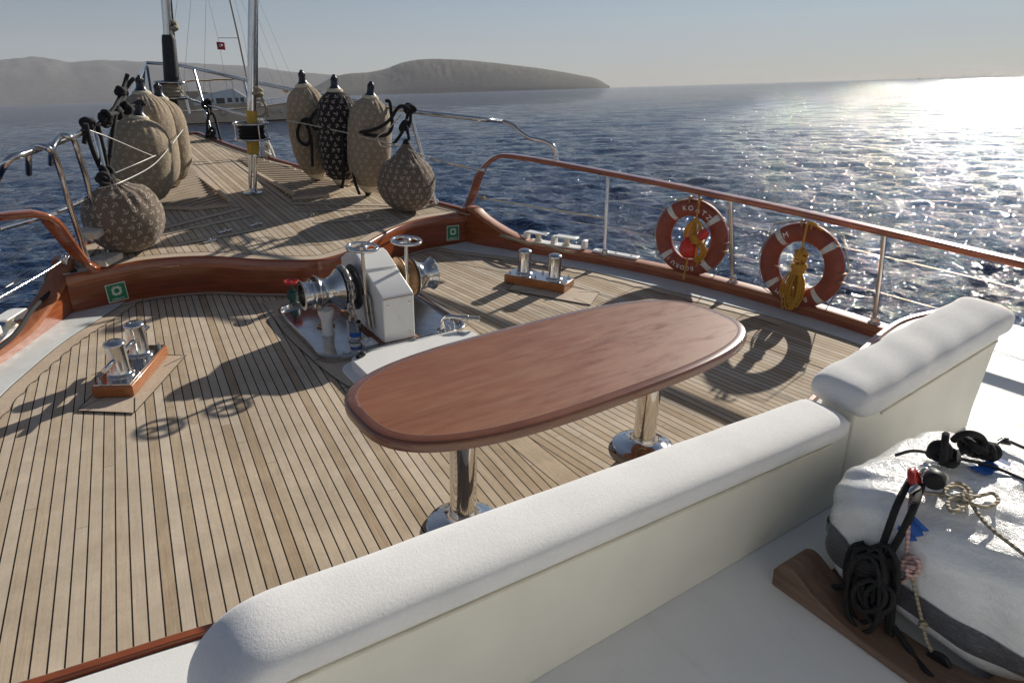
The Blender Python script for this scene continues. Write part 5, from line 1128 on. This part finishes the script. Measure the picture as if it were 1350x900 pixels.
ropething('lashing', 'black rope arching over the far edge of the liferaft top', 'rope',
    [[tp_(1242, 612, .02), tp_(1245, 598, .06), tp_(1246, 580, .10), tp_(1247, 572, .11)], [tp_(1240, 600, .03), tp_(1232, 590, .05), tp_(1238, 586, .05), tp_(1250, 592, .04), tp_(1262, 600, .04), tp_(1258, 612, .03), tp_(1247, 610, .03), tp_(1250, 598, .04)],
     [tp_(1255, 600, .03), tp_(1270, 594, .03), tp_(1284, 588, .035)], [tp_(1257, 580, .06), tp_(1266, 573, .09), tp_(1280, 571, .10), tp_(1294, 577, .08), tp_(1300, 590, .05), tp_(1298, 598, .02)], [tp_(1285, 586, .04), tp_(1294, 592, .03), tp_(1302, 600, .02)]],
    .0115, 'blackrope', knots=[(tp_(1239, 594, .04), .034), (tp_(1284, 588, .035), .036), (tp_(1302, 594, .03), .028)])
ropething('strap_line', 'grey strap line running across the top of the liferaft', 'rope', [[tp_(1180, 600, -.03), tp_(1205, 594, .002), tp_(1240, 600, .01), tp_(1300, 612, .008), tp_(1350, 632, .008), tp_(1400, 655, .008)], [tp_(1305, 592, .02), tp_(1318, 582, .02), tp_(1326, 580, .015), tp_(1350, 590, .006), tp_(1400, 610, .004)]], .0055, 'darkmetal', knots=[(tp_(1324, 581, .015), .014)])

# ------------------------------------------------------------------ the yacht anchored beyond the bow (world frame)
def sea_pt(x, y): d = wray(x, y); s = -camw[2]/d[2]; return camw+d*s
yp = sea_pt(300, 162.5); dv = Vector((yp[0]-camw[0], yp[1]-camw[1], 0)).normalized(); rv = Vector((dv[1], -dv[0], 0)); DY = (yp-camw).length
PXM = F/DY*1.02
yt = thing('yacht', 'tan wooden sailing yacht with white cabin and awning anchored beyond the bow', 'yacht', (0, 0, 0)); yt['_o'] = (0, 0, 0)
yt.matrix_world = Matrix(((rv[0], dv[0], 0, yp[0]), (rv[1], dv[1], 0, yp[1]), (0, 0, 1, 0), (0, 0, 0, 1))); WORLD.append(yt.name)
YM = dict(hull=simple('yacht_hull', (.85, .67, .47), .5, var=.1, nscale=.6), deck=simple('yacht_trim', (.55, .43, .28), .6), awn=simple('yacht_awning', (.50, .38, .22), .8, var=.1, nscale=1), glass=simple('yacht_glass', (.02, .025, .03), .1), flag=simple('flag_red', (.55, .03, .03), .7), spar=simple('yacht_spar', (.42, .38, .33), .5), rig=simple('rigging', (.20, .20, .21), .6), boot=simple('boot_stripe', (.06, .04, .035), .5))
def ux(px): return (px-300)/PXM
def uz(h): return h/PXM
x0, x1 = ux(208), ux(392); L = x1-x0
def sheer(u): return uz(15+9*max(0, (u-.45)/.55)**1.6+4*max(0, (.35-u)/.35)**2)
def beam(u): return (2.7*(1-(max(0, (u-.45)/.55))**2.2)*(.72+.28*min(1, u/.3)))
secs = 30; rowsn = 9; mb = MB(); V = []
for i in range(secs):
    u = i/(secs-1); x = x0+L*u; b = max(beam(u), .04); H = sheer(u)
    for k in range(rowsn):
        f = k/(rowsn-1); z = -.5+(H+.5)*f; flare = (.72+.28*f**.7); xs = x+(f-.5)*1.8*max(0, (u-.6)/.4)**2-(1-f)*.5*max(0, (.1-u)/.1)
        V.append((xs, -b*flare, z))
    for k in range(rowsn):
        f = 1-k/(rowsn-1); z = -.5+(H+.5)*f; flare = (.72+.28*f**.7); xs = x+(f-.5)*1.8*max(0, (u-.6)/.4)**2; V.append((xs, b*flare, z))
K = 2*rowsn; mb.add(V, [(i*K+k, i*K+(k+1) % K, (i+1)*K+(k+1) % K, (i+1)*K+k) for i in range(secs-1) for k in range(K)]+[tuple(range(K)), tuple((secs-1)*K+k for k in range(K))[::-1]])
hullo = mb.build('hull', YM['hull'], yt, smooth=40)
mb = MB(); pts = [(x0+L*u+.9*max(0, (u-.6)/.4)**2, -beam(u)-.03, sheer(u)-.05) for u in np.linspace(.01, .985, 30)]; mb.tube(pts, .10, 6); mb.build('rubbing_strake', YM['deck'], hullo)
mb = MB(); pts = [(x0+L*u-.1, -max(beam(u), .04)*.79-.03, .18) for u in np.linspace(.02, .97, 30)]; mb.tube(pts, .13, 6); mb.build('boot_stripe', YM['boot'], hullo)
for px in (258, 288, 299, 313, 345): MB().lathe([(0, 0), (.16, .0), (.16, .04), (0, .05)], (ux(px), -beam((ux(px)-x0)/L)*.93, uz(11)), (0, -1, 0), 14).build('porthole', YM['glass'], hullo)
for px in (247, 297, 352, 362): MB().sphere((ux(px), -beam((ux(px)-x0)/L)-.25, uz(12)), .32, 8, sq=(.8, .8, 1.25)).build('hull_fender', 'bone', yt, smooth=60)
def pr(poly, d, name, mat, par=yt, bev=0): m_ = MB(); m_.prism([(ux(a), uz(b)) for a, b in poly], -d, d, f=lambda a, b, z: (a, z, b)); return m_.build(name, mat, par, bevel=bev)
def sh(px): return sheer((ux(px)-x0)/L)*PXM
cb = pr([(268, 17), (268, 27), (278, 32), (300, 36), (312, 38), (322, 31), (331, 24), (335, 17)], 1.9, 'cabin', 'white', bev=.15)
pr([(268, 17), (340, 17), (340, 22), (268, 21)], 2.1, 'coaming', YM['deck'])
for a, b, c_, d_ in ((281, 22.5, 289, 27), (292, 22, 301, 28), (304, 23, 309, 28), (313, 23, 316, 28), (318, 23, 322, 28)): MB().box(((ux(a)+ux(c_))/2, -1.92, uz((b+d_)/2)), (ux(c_)-ux(a), .06, uz(d_)-uz(b))).build('cabin_window', YM['glass'], cb)
pr([(247, 16), (247, 33), (254, 36), (276, 36), (286, 34), (284, 30), (272, 28), (270, 16)], 1.7, 'cockpit_shelter', YM['deck'], bev=.1)
mb = MB(); V = []
for i in range(16):
    u = i/15; x = ux(262)+(ux(333)-ux(262))*u
    for k in range(7): y = -2.2+4.4*k/6; V.append((x, y, uz(47.5+1.6*u)+.10*math.sin(u*9.4)**2-.10*(k-3)**2/9))
mb.add(V, [(i*7+k, i*7+k+1, (i+1)*7+k+1, (i+1)*7+k) for i in range(15) for k in range(6)]); 
mb.add([(v[0], v[1], v[2]-.10) for v in V], [(i*7+k, (i+1)*7+k, (i+1)*7+k+1, i*7+k+1) for i in range(15) for k in range(6)]); mb.build('awning', YM['awn'], yt, smooth=60)
for px in (264, 288, 312, 332): MB().tube([(ux(px), -2.0, uz(sh(px)-2)), (ux(px), -2.0, uz(47))], .04, 6).build('awning_post', YM['spar'], yt)
MB().tube([(ux(331), 0, uz(18)), (ux(327), 0, uz(92)), (ux(319), 0, uz(200)), (ux(313), 0, uz(270))], [.16, .15, .13, .10], 10).build('mast', YM['spar'], yt)
for a, b, z in ((305, 328, 92), (300, 328, 150)): MB().tube([(ux(a), -.1, uz(z)), (ux(b), .0, uz(z))], .05, 6).build('crosstree', YM['spar'], yt)
mb = MB()
for a, za, b, zb in ((313, 268, 300, 150), (300, 150, 305, 92), (305, 92, 306, 20), (313, 268, 386, 28), (313, 268, 372, 28), (319, 200, 362, 28), (313, 268, 240, 34), (313, 240, 258, 34), (313, 200, 280, 34), (328, 150, 333, 92), (333, 92, 334, 25)): mb.tube([(ux(a), -.15, uz(za)), (ux(b), -.2, uz(zb))], .022, 4)
mb.build('rigging', YM['rig'], yt)
mb = MB(); V = []
for i in range(9):
    for k in range(5): V.append((ux(302.5+8.5*i/8), -.2+.12*math.sin(i*.9), uz(80+8*k/4)-.1*i/8))
mb.add(V, [(i*5+k, i*5+k+1, (i+1)*5+k+1, (i+1)*5+k) for i in range(8) for k in range(4)]); fl = mb.build('flag', YM['flag'], yt, smooth=60)
mb = MB(); mb.torus((ux(306.5), -.36, uz(84)), (0, 1, 0), .16, .07, 16, 6); mb.build('crescent', 'white', fl)
MB().tube([(ux(385), 0, uz(25)), (ux(412), 0, uz(33))], [.12, .07], 8).build('bowsprit', YM['deck'], yt)
mb = MB(); mb.tube([(x0+L*u, -beam(u)+.1, sheer(u)+.75) for u in np.linspace(.60, .97, 12)], .03, 5)
for u in np.linspace(.60, .97, 7): mb.tube([(x0+L*u, -beam(u)+.1, sheer(u)-.05), (x0+L*u, -beam(u)+.1, sheer(u)+.75)], .025, 5)
mb.build('guard_rail', YM['rig'], yt)
MB().sphere((ux(371), -.3, uz(34)), .5, 8, sq=(1, .6, .7)).build('windlass_cover', YM['deck'], yt, smooth=60)

# specks of boats on the horizon
for k, (px, py, lab) in enumerate(((1211, 106.8, 'tiny dark boat on the horizon, leftmost of the three'), (1242, 106.0, 'tiny boat on the horizon between two others'), (1271, 105.2, 'tiny boat on the horizon, nearest the sun glitter'))):
    d = wray(px, py); d = Vector((d[0], d[1], 0)).normalized(); p = Vector((camw[0], camw[1], 0))+d*3000; o = thing('distant_boat', lab, 'boat', (0, 0, 0), 'boats on the horizon'); o['_o'] = (0, 0, 0); rvv = Vector((d[1], -d[0], 0))
    o.matrix_world = Matrix(((rvv[0], d[0], 0, p[0]), (rvv[1], d[1], 0, p[1]), (0, 0, 1, 0), (0, 0, 0, 1))); WORLD.append(o.name)
    s_ = (1.0, .6, .8)[k]; mb = MB(); mb.prism([(-5*s_, 0), (4.5*s_, 0), (6*s_, 2.2*s_), (-5.2*s_, 1.6*s_)], -1.5, 1.5, f=lambda a, b, z: (a, z, b)); mb.build('hull', YM['boot'], o)
    MB().prism([(-2.5*s_, 1.6*s_), (2*s_, 1.6*s_), (1.2*s_, 4.6*s_), (-2.2*s_, 4.2*s_)], -1, 1, f=lambda a, b, z: (a, z, b)).build('cabin', YM['rig'], o)
# ------------------------------------------------------------------ haze over the bay
hm = bpy.data.materials.new('haze'); hm.use_nodes = True; hm.node_tree.nodes.clear()
pv = hm.node_tree.nodes.new('ShaderNodeVolumePrincipled'); ho = hm.node_tree.nodes.new('ShaderNodeOutputMaterial'); hm.node_tree.links.new(pv.outputs[0], ho.inputs['Volume'])
pv.inputs['Color'].default_value = (.88, .88, .98, 1); pv.inputs['Density'].default_value = HAZE; pv.inputs['Anisotropy'].default_value = 0.0
M['haze'] = hm
mb = MB(); mb.box((0, 0, 290), (19600, 19600, 620)); ho_ = mb.build('haze', 'haze', smooth=0); ho_['kind'] = 'stuff'; WORLD.append(ho_.name)
for o in list(COL.objects):
    if '_o' in o.keys(): del o['_o']
    if o.parent is None and o.name not in WORLD and o.type in ('MESH', 'EMPTY'): o.matrix_basis = BOAT @ o.matrix_basis
